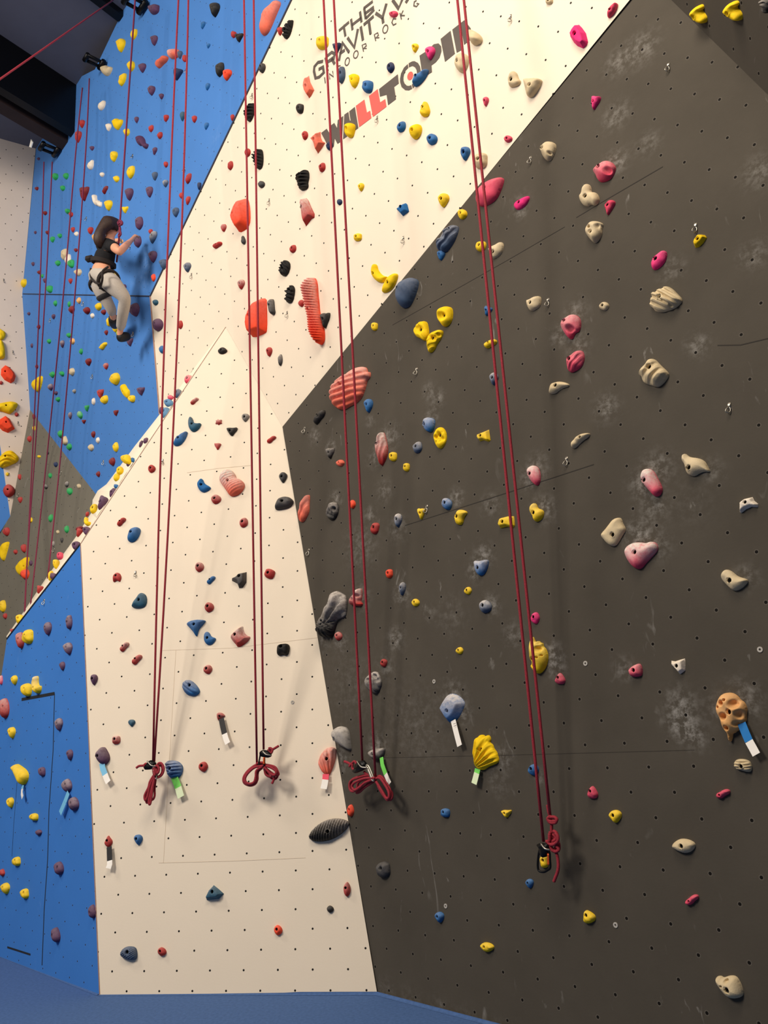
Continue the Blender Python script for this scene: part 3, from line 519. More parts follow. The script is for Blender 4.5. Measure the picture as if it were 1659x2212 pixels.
# larger holds traced: colour kind chalk height hole | outline, in the frame given by @
BIG = """@300 0 4.74
K s .2 .34 1272,150|1395,-10 1430,20 1425,60 1390,150 1350,270 1315,340 1270,360 1240,330 1235,220 1250,150 1300,80 1360,20
X r 0 .45 1490,260|1555,190 1568,220 1555,330 1530,385 1500,398 1470,375 1468,330 1485,260 1515,230
X r 0 .5 1095,1110|1140,1042 1175,1060 1185,1110 1165,1200 1135,1245 1105,1235 1080,1205 1070,1150 1080,1105 1110,1080
X r 0 .5 1180,1640|1145,1590 1180,1545 1210,1515 1245,1530 1262,1600 1265,1690 1240,1730 1200,1725 1160,1650
@600 0 3.687
K f .2 .45 222,683|228,595 245,650 285,715 265,755 245,778 215,730 200,690 210,640
K f .1 .45 288,1108|325,1045 330,1090 345,1120 372,1135 345,1175 312,1218 298,1180 285,1140 252,1108 280,1085
Y s 0 .5 548,1024|560,975 600,985 613,1010 605,1050 595,1090 560,1092 530,1060 525,1015 535,985
B s .1 .5 1100,605|1090,595 1120,580 1190,545 1195,585 1150,650 1090,685 1075,670 1080,620
Y s 0 .5 1073,1037|1075,990 1120,985 1142,1020 1135,1070 1105,1105 1070,1100 1040,1050 1045,1015
E s .1 .6 -|1520,230 1545,235 1600,270 1625,310 1610,345 1560,358 1530,330 1518,280
E s .1 .4 1425,482|1415,430 1450,412 1500,430 1520,470 1505,540 1475,580 1440,570 1400,515 1405,470
Y s 0 .45 573,622|555,600 600,582 640,600 642,640 620,690 598,698 575,660 568,625
@1000 0 4.74
E s .1 .45 683,865|600,800 640,790 800,800 795,860 750,940 700,995 655,985 640,940 625,880
E s .1 .4 490,810|510,720 545,750 560,800 590,830 570,870 500,892 470,875 465,840 452,800 475,750
M f 0 .4 1143,345|1165,235 1200,270 1245,330 1272,420 1265,450 1225,490 1160,460 1120,420 1078,355 1110,300
P s 0 .45 1500,92|1575,28 1575,75 1550,135 1500,182 1475,165 1480,110 1505,60 1540,30
E s .1 .5 810,1510|860,1440 920,1450 945,1490 935,1560 900,1635 860,1645 820,1610 795,1560 795,1500 815,1460
@1309 0 4.74
Y s 0 .5 905,172|985,50 995,90 960,110 1000,150 1020,185 1010,235 970,248 920,225 870,185 862,130 890,85 940,60
Y s 0 .5 1252,138|1340,12 1355,50 1320,70 1320,100 1350,110 1378,150 1370,210 1320,222 1250,185 1205,145 1205,90 1240,45 1290,22
X r .3 .5 -|1580,-20 1600,60 1610,120 1650,150 1700,100 1700,-20
@320 320 4.74
O f .15 .42 867,668|940,510 975,507 1000,530 1025,620 1038,740 1020,800 985,830 910,858 875,800 845,740 838,690 865,600 900,550
X r 0 .45 1545,265|1600,212 1630,240 1638,300 1625,350 1635,385 1620,415 1560,433 1530,400 1530,370 1500,330 1492,290 1530,240
X r 0 .45 1365,1217|1390,1143 1440,1170 1450,1220 1430,1280 1400,1305 1360,1300 1328,1260 1335,1200 1360,1160
X r 0 .5 1440,1450|1455,1398 1490,1430 1495,1475 1480,1560 1440,1583 1400,1565 1395,1520 1410,1490 1385,1465 1420,1430
@320 640 4.74
O f .1 .42 1028,193|1100,20 1185,18 1192,100 1205,250 1205,350 1190,375 1040,417 1010,370 993,300 990,240 1000,170 1040,90
T s .1 .4 445,1302|430,1225 450,1250 460,1290 490,1300 540,1295 525,1340 490,1375 450,1383 420,1350 405,1300 408,1255
B s .1 .4 305,1445|395,1375 390,1430 360,1490 320,1525 270,1525 252,1500 280,1445 320,1410
C s .2 .5 1240,90|1250,28 1275,35 1285,100 1290,135 1300,165 1275,190 1245,170 1225,100 1222,55
@650 320 4.74
R f .5 .4 5,602|0,510 30,505 55,530 90,600 130,670 130,708 100,720 40,793 20,740 0,650 -12,570
B f 0 .5 1018,600|1058,560 1078,575 1100,645 1035,688 970,625 985,608
Y s 0 .4 740,1282|745,1185 770,1200 780,1250 830,1305 885,1312 850,1340 840,1372 790,1368 745,1335 725,1290 720,1225
Y s 0 .35 886,1372|990,1290 985,1340 950,1420 890,1470 825,1478 818,1440 850,1360 900,1300 950,1280
S r .2 .45 1508,828|1500,800 1555,778 1600,800 1600,850 1560,960 1500,1040 1460,1058 1390,1040 1370,980 1390,900 1440,840
S s .1 .5 997,1432|1060,1330 1120,1318 1180,1345 1188,1400 1160,1500 1120,1590 1080,1620 1030,1628 985,1590 955,1520 955,1440 990,1380
@650 640 4.74
O r .4 .5 70,132|65,-192 100,-190 125,-130 135,-20 150,50 160,140 180,200 215,290 232,400 225,460 195,490 165,470 120,390 80,280 70,180 45,90 30,0 20,-70 40,-140
Y s 0 .5 1443,185|1385,160 1410,110 1470,95 1530,110 1548,170 1540,250 1500,300 1450,305 1420,270 1385,230
Y r 0 .45 1205,330|1145,340 1160,290 1210,255 1275,250 1300,340 1305,385 1285,430 1265,458 1220,430 1170,410 1145,375
Y r 0 .45 1332,420|1440,345 1450,380 1430,430 1385,480 1360,545 1310,575 1285,545 1278,470 1280,410 1320,370 1390,345
K r .35 .35 402,900|620,718 650,735 660,780 690,770 692,830 660,850 640,940 605,1030 550,1080 480,1110 420,1143 360,1143 310,1110 280,1060 275,980 290,910 330,850 400,810 460,770 540,730
R r .6 .42 772,1510|825,1385 850,1440 870,1500 885,1570 875,1640 835,1720 820,1732 790,1680 760,1600 748,1530 765,1460 795,1410
Y d 0 .35 1408,1418|1400,1340 1440,1340 1475,1380 1490,1440 1480,1500 1440,1555 1400,1555 1360,1500 1348,1430 1365,1370
B s .4 .5 1257,1305|1270,1240 1310,1240 1360,1260 1365,1310 1350,1370 1320,1390 1270,1370 1245,1330 1243,1280
@980 320 4.74
P s .1 .35 318,400|495,300 500,340 470,440 430,520 350,570 280,590 225,560 210,510 235,420 290,350 380,310 450,295
M s 0 .35 665,552|765,487 770,520 745,570 700,610 650,628 615,600 615,565 650,535 700,510
P s .3 .45 1482,187|1410,230 1440,200 1480,150 1540,118 1600,130 1645,180 1650,220 1620,290 1570,330 1490,340 1455,300 1440,260
E s .1 .35 1348,490|1340,362 1375,362 1395,400 1400,450 1450,448 1480,490 1488,540 1450,590 1400,570 1370,592 1320,580 1285,530 1275,485 1300,460 1305,420
P s 0 .4 1570,578|1600,525 1645,540 1650,570 1615,630 1575,690 1560,640 1535,585 1560,555
E s .1 .5 1398,852|1400,745 1450,738 1520,765 1505,810 1510,880 1480,940 1440,970 1400,940 1350,880 1337,840 1350,790
E s .1 .4 400,1060|480,957 503,990 495,1050 465,1095 400,1130 385,1110 375,1070 345,1040 350,1020 420,985
E s .1 .4 783,1580|735,1555 760,1545 820,1520 885,1515 885,1590 870,1625 800,1665 770,1650 745,1610
@1309 320 4.74
M s .1 .35 507,1130|600,1045 620,1080 610,1150 560,1215 490,1248 460,1215 452,1160 490,1100 550,1055
Y f 0 .5 937,927|960,877 1000,885 1027,915 990,970 950,1005 910,1010 890,975 905,925 930,890
E r 0 .45 553,1523|570,1415 620,1405 670,1440 720,1490 770,1540 760,1580 700,1630 640,1650 560,1670 490,1660 470,1630 430,1600 430,1560 450,1530 445,1490 500,1450
@1309 640 4.74
E r 0 .45 435,717|410,640 450,630 490,645 540,700 600,750 640,795 610,850 560,900 520,922 470,910 385,885 350,850 350,810 315,800 320,770 370,700
@980 640 4.74
P s .4 .45 1130,250|1140,200 1190,180 1240,185 1285,230 1293,300 1280,355 1230,370 1210,430 1175,430 1130,380 1080,310 1085,260
P r .2 .45 1180,638|1270,548 1310,560 1330,610 1325,680 1280,740 1200,775 1165,760 1145,700 1142,640 1180,590
E s 0 .4 1040,910|1000,885 1030,878 1090,870 1150,885 1182,905 1170,925 1120,935 1070,960 1040,990 975,998 970,960 985,910
E s 0 .45 1292,1440|1380,1400 1393,1415 1370,1445 1310,1480 1260,1530 1220,1557 1195,1535 1200,1490 1250,1440 1310,1405
Y f .1 .4 272,1425|240,1410 350,1368 358,1410 370,1470 350,1487 300,1470 260,1480 237,1450
@320 970 4.74
K r .8 .35 812,320|790,198 840,205 880,250 890,290 940,305 980,350 975,400 930,455 870,478 830,470 790,410 730,330 718,290 740,230
B s 0 .4 543,362|537,298 555,310 570,350 640,388 625,415 570,440 530,425 505,385 500,340
C s .1 .45 1370,527|1300,560 1330,500 1380,482 1440,490 1475,520 1482,555 1450,590 1400,605 1310,617 1296,590
K r .2 .4 1545,590|1635,463 1645,500 1640,560 1645,640 1620,690 1590,730 1560,745 1530,735 1528,640 1540,560 1580,500
C f .1 .5 928,1297|995,1258 998,1360 965,1410 925,1415 905,1370 850,1340 850,1318 895,1300 920,1270
@0 970 4.74
B s .1 .45 1342,848|1345,800 1400,797 1430,820 1425,870 1400,920 1360,945 1310,940 1297,900 1310,840
T s .1 .4 1417,1543|1450,1470 1490,1500 1500,1560 1480,1615 1400,1625 1345,1610 1345,1590 1380,1530 1420,1480
R s .1 .4 1182,1292|1155,1355 1150,1310 1175,1268 1215,1265 1242,1310 1225,1360 1210,1350 1190,1340 1170,1358
Y s 0 .4 230,1200|290,1100 290,1160 265,1230 230,1290 190,1295 160,1250 160,1200 190,1150 240,1120
Y s 0 .4 -|90,940 80,1000 60,1060 30,1150 0,1120 -20,1060 20,970
Y r 0 .5 55,68|-10,90 40,30 110,5 160,40 198,90 185,125 100,165 40,190 0,180 -20,140
@650 970 4.74
X d .3 .45 328,605|290,550 340,543 375,570 380,630 360,690 330,720 290,722 255,690 242,640 255,590
R s .6 .5 525,1530|600,1430 615,1450 612,1530 600,1560 628,1580 610,1605 540,1600 490,1590 490,1545 530,1490 560,1440
@980 970 4.74
Y s .1 .45 27,688|60,618 130,640 132,665 100,690 85,770 30,770 10,740 5,690 30,640
P s .7 .4 777,250|790,165 830,170 865,200 885,270 880,340 850,375 810,350 765,300 740,240 750,190
Y s .2 .45 815,650|815,550 840,570 850,605 915,625 920,670 895,720 840,745 815,720 800,680 770,640 770,600 790,565
Y f .1 .4 497,742|470,705 540,690 605,690 618,780 600,805 540,790 470,805 450,770
B s .5 .4 243,1213|195,1140 250,1150 350,1130 345,1200 310,1275 270,1295 235,1275 205,1220
@1309 970 4.74
E s 0 .35 65,877|60,720 125,700 150,720 160,760 200,822 160,880 120,950 90,985 50,992 0,960 -25,930 -60,890 -50,850 10,790
P s .8 .4 388,315|380,205 430,197 480,230 520,300 565,380 570,430 540,475 490,482 440,430 380,360 342,300 350,240
P s .8 .35 293,1055|200,990 270,955 340,953 400,965 450,945 510,965 523,1020 500,1060 440,1120 400,1160 350,1220 300,1222 240,1180 200,1120 175,1050
E s .1 .4 850,190|770,60 800,43 820,60 850,80 940,90 1000,120 1030,170 1062,235 1000,225 950,240 900,272 850,268 810,230 795,150 770,120
W f 0 .4 1425,543|1365,545 1410,510 1490,493 1510,530 1550,560 1545,595 1480,590 1430,610 1380,648 1365,640
E s .1 .4 1263,1343|1165,1290 1200,1240 1240,1232 1290,1260 1340,1305 1440,1330 1445,1360 1400,1410 1340,1445 1290,1445 1230,1390 1180,1340
@320 1300 4.74
B s .1 .4 467,228|387,215 430,190 500,178 580,188 582,205 520,270 505,310 500,345 485,350 460,310 420,265 390,235
B s .1 .4 603,367|600,303 625,320 640,355 690,370 680,400 650,430 610,438 580,415 565,370 575,320
R f .6 .4 885,332|960,238 968,290 1000,340 1047,355 1020,400 960,445 912,462 890,430 860,400 825,345 870,300 910,265
B r .3 .4 422,852|340,830 380,797 430,800 490,850 530,915 500,950 440,963 380,940 345,890
R s .3 .5 730,1170|720,1130 760,1140 790,1170 750,1185 735,1195 720,1220 705,1190 700,1150
X s 0 .5 1360,455|1325,440 1370,428 1430,430 1443,470 1435,530 1400,548 1380,535 1340,548 1315,530 1313,470
@650 1300 4.74
C r .5 .42 705,815|700,730 760,710 800,750 825,830 800,900 770,945 720,935 670,890 645,820 660,770
@640 1240 10.37
X r .5 .45 590,1050|840,385 900,400 1000,435 1100,530 1105,700 1095,850 1060,960 960,990 870,1010 800,1200 760,1360 700,1410 620,1400 480,1395 400,1290 400,1180 450,1080 540,940 600,850 610,750 680,620 700,520 740,450
@660 1550 8.295
Q s .5 .5 525,385|480,210 560,160 640,165 720,190 770,280 790,450 810,590 740,560 620,510 520,440 460,360 455,270
C s .5 .5 1205,655|1095,620 1180,580 1260,560 1410,545 1395,640 1360,720 1290,770 1210,755 1130,700
K r .4 .35 378,740|430,530 520,545 545,600 530,750 480,900 420,1030 340,1010 280,960 240,880 215,820 230,720 290,620 350,560
@920 1480 9.217
B f .6 .35 425,510|350,230 430,180 510,172 600,200 700,270 750,340 750,400 700,520 620,650 540,730 480,760 400,730 330,640 260,530 230,450 290,330
Y r 0 .35 1075,1290|950,1060 1000,1050 1030,1000 1110,1000 1150,1040 1200,1000 1250,1030 1265,1100 1240,1150 1310,1190 1330,1270 1390,1330 1410,1400 1435,1480 1410,1540 1300,1590 1200,1620 1130,1680 1040,1690 950,1630 920,1560 925,1430 905,1350 925,1200
@1510 1480 11.06
A s .1 .42 715,640|560,210 680,195 800,220 900,290 960,370 1060,420 1130,590 1100,700 1110,870 1000,900 950,1060 860,1090 830,1130 750,1150 750,1230 705,1350 665,1300 650,1150 570,1080 490,950 460,800 380,670 365,540 390,400 460,280
E r 0 .45 1005,1940|820,1850 880,1790 980,1770 1120,1790 1210,1840 1250,1950 1230,2030 1200,2070 1080,2060 920,2020 830,1960
@1110 1360 13.83
Y s .2 .45 575,880|480,220 520,260 560,370 620,380 690,340 770,410 830,405 850,520 920,560 1000,720 1000,900 950,1080 850,1220 720,1310 600,1270 500,1150 465,1060 530,980 440,890 420,780 440,560 450,330
@1309 1300 4.74
P s .3 .5 282,700|225,690 280,650 340,632 365,680 365,750 320,765 250,765 230,730
W f 0 .4 720,655|660,605 700,610 750,595 800,583 805,650 805,700 750,737 720,705 665,650
@1309 1600 3.614
E s 0 .4 590,822|510,810 560,770 620,768 680,790 695,820 670,860 620,882 560,865 510,840
E s 0 .4 942,1948|848,1850 890,1845 905,1860 960,1838 1010,1840 1040,1880 1065,1950 1060,2000 990,2020 940,2005 890,1955 850,1890
@0 1600 3.614
Y s .1 .4 -|75,205 110,180 150,200 200,230 218,265 210,310 175,350 145,325 120,270 85,235
S r .1 .4 990,1650|930,1660 960,1620 1000,1608 1055,1615 1065,1660 1060,1705 1010,1718 940,1690
@190 1600 7.37
V s .2 .5 155,240|200,105 250,105 290,160 330,230 335,300 290,360 230,375 170,350 120,280 110,210 150,150
R s .1 .4 300,1590|320,1505 345,1545 390,1595 370,1660 305,1700 250,1635 285,1570
@320 1600 3.614
T f .1 .45 500,1178|505,1130 545,1160 585,1195 545,1235 450,1245 440,1220 465,1170
@280 1600 11.85
B r .3 .45 1020,710|870,570 950,510 1080,500 1220,530 1330,620 1350,720 1320,860 1230,940 1120,980 1000,930 930,850 890,700
@650 1600 3.614
X r .3 .35 208,708|52,740 120,660 200,615 290,605 365,630 368,660 320,720 240,770 150,790 80,780
@0 0 4.74
Y s 0 .35 1175,1230|1150,1230 1190,1205 1205,1225 1250,1220 1250,1260 1225,1300 1200,1330 1165,1305 1145,1260
V s 0 .4 1420,1430|1395,1400 1430,1380 1470,1420 1480,1465 1515,1470 1500,1520 1470,1515 1450,1480 1420,1490 1395,1450
E s 0 .4 1085,715|1040,680 1080,660 1105,690 1140,680 1140,720 1110,770 1070,770 1035,740
@0 640 4.74
O f 0 .42 52,768|60,702 100,720 145,770 160,810 145,860 110,882 50,850 15,800 20,740
Y s 0 .4 63,1115|-30,1100 60,1080 130,1070 190,1095 170,1140 110,1205 60,1190 10,1170 -30,1170
O f 0 .42 62,1287|0,1260 60,1222 100,1250 150,1350 80,1390 30,1370 -20,1320
Y s 0 .4 -|-20,310 10,340 65,370 40,440 -20,445
Y s 0 .4 -|-30,450 40,450 60,620 20,640 -30,640
Y s 0 .35 375,880|425,808 430,870 400,960 375,980 335,950 320,900 345,850
Y s 0 .35 1260,980|1240,905 1270,900 1300,950 1325,965 1320,1050 1280,1030 1240,980 1228,930"""
# how the ribs run (seen from the front): origin or direction in the picture frame, wavelength; and scooped hollows
RIBS = [((1046, 1625), 'fan', 1028, 1662, 26, .34), ((705, 1643), 'fan', 716, 1698, 34, .26), ((708, 1792), 'lin', 1, .25, 5.2, .35), ((1436, 643), 'lin', -.45, .9, 12, .28), ((1409, 804), 'lin', .75, .6, 17, .28),
        ((752, 836), 'lin', .33, .94, 11.5, .26), ((678, 670), 'lin', .1, 1, 5.5, .25), ((499, 1041), 'lin', .5, .85, 5, .07), ((713, 1325), 'fan', 716, 1352, 16, .45), ((938, 736), 'lin', .6, .8, 9, .15), ((908, 713), 'lin', .9, -.3, 9, .15),
        ((965, 513), 'lin', .8, .6, 9, .30), ((374, 1661), 'lin', .1, 1, 7, .28), ((1603, 1654), 'lin', 0, 1, 6, .30), ((20, 991), 'ring', 12, 1014, 8, .25), ((276, 2060), 'lin', .5, .85, 3.6, .12), ((538, 241), 'lin', .3, .95, 6, .35),
        ((556, 338), 'lin', -.3, .95, 6.5, .35), ((651, 387), 'lin', .25, .97, 7, .35), ((613, 578), 'ring', 608, 590, 6, .35), ((624, 634), 'lin', -.3, .95, 8, .35), ((823, 961), 'lin', 1, .15, 7.5, .30), ((654, 1098), 'lin', .9, .4, 10, .28), ((1241, 779), 'lin', .8, .6, 9, .16), ((411, 1486), 'lin', -.6, .8, 8, .18)]
SCOOPS = [((1577, 1548), '@1510 1480 11.06', '520,430,75 820,450,130 560,750,100 950,700,130 620,1020,70 850,930,80 420,530,40 610,360,35'), ((1164, 1418), '@1110 1360 13.83', '700,570,110 700,830,35 490,880,60 560,1070,50 790,770,30 690,400,60'),
          ((959, 681), '@650 640 4.74', '1435,200,50'), ((908, 713), '@650 640 4.74', '1200,335,50'), ((938, 736), '@650 640 4.74', '1340,425,38 1400,390,25'), ((965, 513), '@650 320 4.74', '1432,890,48'), ((1281, 500), '@980 320 4.74', '1480,790,42 1380,800,20'),
          ((1232, 704), '@980 640 4.74', '1190,330,45'), ((516, 1373), '@320 1300 4.74', '985,310,60'), ((1303, 368), '@980 320 4.74', '1570,225,45'), ((1436, 643), '@1309 320 4.74', '640,1600,22'), ((768, 1292), '@650 970 4.74', '565,1500,22 590,1555,25'),
          ((1182, 324), '@1000 0 4.74', '880,1560,22'), ((806, 1477), '@650 1300 4.74', '740,760,30 690,800,25 770,800,28'), ((1573, 2133), '@1309 1600 3.614', '930,1880,22 895,1920,10')]
KIND = dict(s='smooth', r='ribbed', f='faceted', d='pitted')
FACET = dict(B=[(174, 1175), (488, 706), (610, 922), (815, 2148), (215, 2149)], D=[(630, 0), (325, 640), (345, 895), (488, 706), (610, 922), (1360, 0), (1300, -99), (700, -99)],
             I=[(610, 922), (1360, 0), (1400, -49), (1450, 0), (1659, 205), (1950, 490), (1950, 2500), (815, 2148)], J=[(1400, -49), (1450, 0), (1659, 205), (1950, 490), (1950, -99)],
             A=[(174, 1175), (15, 1380), (0, 1480), (-90, 1900), (-60, 2060), (215, 2149)], E=[(325, 640), (48, 635), (80, 300), (92, 190), (176, 165), (262, 30), (300, -99), (700, -99), (630, 0)],
             E2=[(48, 635), (325, 640), (345, 895), (205, 1065), (65, 885)], F=[(-90, 296), (80, 290), (48, 635), (65, 885), (22, 1115), (-90, 440)], G=[(22, 1115), (-90, 440), (-90, 1300)],
             H=[(65, 885), (205, 1065), (200, 1150), (100, 1250), (15, 1380), (0, 1480), (-90, 1900), (-90, 1243), (22, 1115)])
def facet_of(x, y):
    for k, A in FACET.items():
        if inside(np.array([[x, y]], float), np.array(A, float))[0]: return k
    return min(FACET, key=lambda k: dist_poly(np.array([[x, y]], float), np.array(FACET[k], float))[0])
for tok in SMALL.replace('\n', '').split(';') + ['C:' + t for t in CSTRIP.replace('\n', '').split(';')]:
    strip = tok.startswith('C:'); f_ = tok.replace('C:', '').split(',')
    x, y, w, h, ang = map(float, f_[:5]); col, shp = f_[5], f_[6]; ch = float(f_[7]) if len(f_) > 7 else .08
    ca, sa = math.cos(math.radians(ang)), math.sin(math.radians(ang)); flip = -1 if (int(x * 7 + y) % 3 == 0 and shp in 'dtqo') else 1
    out = [(x + (px * flip * w / 2) * ca - (py * h / 2) * sa, y + (px * flip * w / 2) * sa + (py * h / 2) * ca) for px, py in SHAPE[shp]]
    hole = (x - .16 * w, y - .1 * h) if shp != 'c' else (x - .45 * w / 2, y + .1 * h)
    HOLDS.append(dict(out=out, col=col, kind='s', chalk=ch, H=.48, hole=hole if min(w, h) >= 11 else None, word=SNAME[shp], pl='C' if strip else facet_of(x, y), c=(x, y), size=max(w, h)))
ox, oy, sc = 0, 0, 1
for ln in BIG.split('\n'):
    if ln[0] == '@': ox, oy, sc = map(float, ln[1:].split()); continue
    hd, body = ln.split('|'); col, kd, ch, Hf, hl = hd.split(); out = pts_of(body, ox, oy, sc); A = np.array(out); c = (A.min(0) + A.max(0)) / 2
    hole = None if hl == '-' else (ox + float(hl.split(',')[0]) / sc, oy + float(hl.split(',')[1]) / sc)
    ext = A.max(0) - A.min(0)
    HOLDS.append(dict(out=out, col=col, kind=kd, chalk=float(ch), H=float(Hf), hole=hole, word=('hollowed' if any(math.hypot(e[0][0] - c[0], e[0][1] - c[1]) < 9 for e in SCOOPS) else KIND[kd]) + (' elongated' if max(ext) > 1.9 * min(ext) else ''), pl=facet_of(*c), c=tuple(c), size=float(max(ext))))
def hold_mesh(h, idx, lod=1.0):
    """bolt-on hold: footprint on the wall, swelling out to its full depth, with a bolt recess plugged in shade-black"""
    pl = h['pl']; rnd = random.Random(idx * 13 + 5)
    out = np.array(h['out'], float); c = out.mean(0); out = c + (out - c) * (1.07 if h['size'] < 40 else 1.03)
    if pl == 'C':
        base = P('B', *c) if c[1] < 1175 else P('A', *c)
        N = nz(PL['B'][0] * .4 + nz(np.array([-.55, -.55, .5])) + -ray(*c) * .6); d = (base - CAM + ray(*c) * .10) @ N
    else: N, d = PL[pl]
    def bp(x, y):
        r = ray(x, y); return r * (d / (N @ r)) + CAM
    u = np.cross([0, 0, 1.0], N); u = nz(u); v = np.cross(N, u)
    c0 = bp(*c)
    def foot(A): return np.array([[(bp(*q) - c0) @ u, (bp(*q) - c0) @ v] for q in A])
    Fp = foot(out); area = .5 * abs(np.sum(Fp[:, 0] * np.roll(Fp[:, 1], -1) - Fp[:, 1] * np.roll(Fp[:, 0], -1))); s = math.sqrt(area)
    # depth from the face-on size; a wall seen aslant shows the side of the hold as well as its face
    px2 = .5 * abs(np.sum(out[:, 0] * np.roll(out[:, 1], -1) - out[:, 1] * np.roll(out[:, 0], -1))); dist = np.linalg.norm(c0 - CAM)
    sf = math.sqrt(px2) * dist / F; H = min(h['H'] * sf * 1.05, .13)
    dv = proj(c0 + N * H) - proj(c0); dl = np.linalg.norm(dv)
    if dl > .5:
        dh = dv / dl; sp = (out - c) @ dh; ext = sp.max() - sp.min(); k = max(.55, (ext - .55 * dl) / ext) * 1.04
        o2 = out + np.outer(sp * (k - 1), dh) - dh * dl * .38
    else: o2 = out; k = 1
    Fp = foot(o2)
    # round off and resample
    if h['kind'] != 'f' or len(Fp) > 11: Fp = np.array([q for a, b in zip(Fp, np.roll(Fp, -1, 0)) for q in (a * .75 + b * .25, a * .25 + b * .75)])
    if lod >= 1 and h['size'] > 14 and h['kind'] != 'f': Fp = np.array([q for a, b in zip(Fp, np.roll(Fp, -1, 0)) for q in (a * .75 + b * .25, a * .25 + b * .75)])
    area = .5 * abs(np.sum(Fp[:, 0] * np.roll(Fp[:, 1], -1) - Fp[:, 1] * np.roll(Fp[:, 0], -1))); s = math.sqrt(area)
    n = (9 if h['size'] < 16 else 12 if h['size'] < 28 else 18 if h['size'] < 45 else 26)
    if lod < 1: n = 6
    if h['kind'] == 'r': n = int(n * 1.65)
    near = lambda L: next((e for e in L if math.hypot(e[0][0] - h['c'][0], e[0][1] - h['c'][1]) < 9), None) if lod >= 1 and h['size'] > 24 else None
    rib, scoop = near(RIBS), near(SCOOPS)
    if scoop: n = int(n * 1.3)
    if h['kind'] == 'd': n = int(n * 1.3)
    st = s / n
    x0, y0 = Fp.min(0); x1, y1 = Fp.max(0)
    gx, gy = np.meshgrid(np.arange(x0 + st / 3, x1, st), np.arange(y0 + st / 3, y1, st * .87)); gx = gx + (np.arange(gx.shape[0]) % 2)[:, None] * st / 2
    G = np.c_[gx.ravel(), gy.ravel()]
    dd = dist_poly(G, Fp); keep = inside(G, Fp) & (dd > st * .55); G, dd = G[keep], dd[keep]
    if len(G) == 0: G = np.array([Fp.mean(0)]); dd = dist_poly(G, Fp)
    Dm = max(dd.max(), 1e-4)
    # inset row just inside the rim
    sgn = 1 if np.sum(Fp[:, 0] * np.roll(Fp[:, 1], -1) - Fp[:, 1] * np.roll(Fp[:, 0], -1)) > 0 else -1
    tg = np.roll(Fp, -1, 0) - np.roll(Fp, 1, 0); nn = np.c_[-tg[:, 1], tg[:, 0]] * sgn; nn /= np.linalg.norm(nn, axis=1)[:, None] + 1e-9
    I1 = Fp + nn * min(st * .3, Dm * .12)
    hp = None
    if h['hole']:
        q = proj(c0 + N * H * .8) - proj(c0); hx = (h['hole'][0] - q[0] , h['hole'][1] - q[1])
        w_ = bp(*hx) - c0; hp = np.array([w_ @ u, w_ @ v]); hr = min(.0115, Dm * .40)
        if not inside(hp[None], Fp)[0] or dist_poly(hp[None], Fp)[0] < hr * 1.5:
            hp = G[dd.argmax()] * .75 + hp * .25 if inside((G[dd.argmax()] * .75 + hp * .25)[None], Fp)[0] else G[dd.argmax()]
        rr = np.hypot(*(G - hp).T); m_ = rr > hr * 1.45; G, dd = G[m_], dd[m_]
    ph = [rnd.uniform(0, 6.28) for _ in range(8)]; ra = rnd.uniform(.2, 1.2); tilt = rnd.uniform(-.18, .18)
    pits = [(Fp.mean(0) + (np.array([rnd.uniform(-.5, .5), rnd.uniform(-.5, .5)]) * s * 1.1), s * rnd.uniform(.07, .13)) for _ in range(26)]
    def height(Q, D):
        t = np.clip(D / Dm, 0, 1)
        if h['kind'] == 'f': z = np.minimum(1, t / .42) * (.86 + .14 * t)
        else: z = np.sqrt(np.clip(1 - (1 - np.clip(t / .92, 0, 1)) ** 2, 0, 1))
        X, Y = Q[:, 0] / s, Q[:, 1] / s
        z = z * (1 + tilt * X + .10 * Y)
        amp = .035 if h['kind'] == 'f' else .09
        z = z * (1 + amp * (np.sin(5.1 * X + ph[0]) * np.cos(4.3 * Y + ph[1]) + .6 * np.sin(9 * X + 7 * Y + ph[2])))
        if rib or scoop:
            W3 = (c0 + np.outer(Q[:, 0], u) + np.outer(Q[:, 1], v) - CAM) @ W; X2 = F * W3[:, 0] / W3[:, 2] + CX; Y2 = F * W3[:, 1] / W3[:, 2] + CY
        if scoop:
            ax, ay, asc = map(float, scoop[1][1:].split()); off_ = proj(c0 + N * H * .8) - proj(c0)
            for tk in scoop[2].split():
                sx, sy, sr = map(float, tk.split(',')); sx, sy, sr = ax + sx / asc - off_[0], ay + sy / asc - off_[1], sr / asc
                z = z - .55 * np.exp(-(((X2 - sx) ** 2 + (Y2 - sy) ** 2) / (.62 * sr * sr)) ** 2) * np.clip(t * 3, 0, 1)
        if rib:
            _, md, p_, q_, wl, am = rib
            if md == 'lin': ph_ = (X2 * p_ + Y2 * q_) / math.hypot(p_, q_) * 2 * math.pi / wl + .5 * np.sin(4 * X + ph[3])
            elif md == 'fan': ph_ = np.arctan2(Y2 - q_, X2 - p_) * wl + .4 * np.sin(6 * t)
            else: ph_ = np.hypot(X2 - p_, Y2 - q_) * 2 * math.pi / wl
            z = z * (1 - am * np.clip(.5 + .8 * np.sin(ph_), 0, 1) ** 1.5)
        elif h['kind'] == 'r':
            w2 = X * math.cos(ra) + Y * math.sin(ra) + .12 * np.sin(5 * Y + ph[3]); z = z * (1 - (.34 if h['col'] in 'XC' else .22) * np.clip(np.sin(w2 * (40 if h['size'] > 100 else 26 if h['size'] > 55 else 20) + ph[4]), -.2, 1))
        if h['kind'] == 'd':
            for pc, pr in pits: z = z - .36 * np.exp(-((Q - pc) ** 2).sum(1) / (pr * pr)) * np.clip(t * 2, 0, 1)
        return np.clip(z, 0.02, 1.3) * H
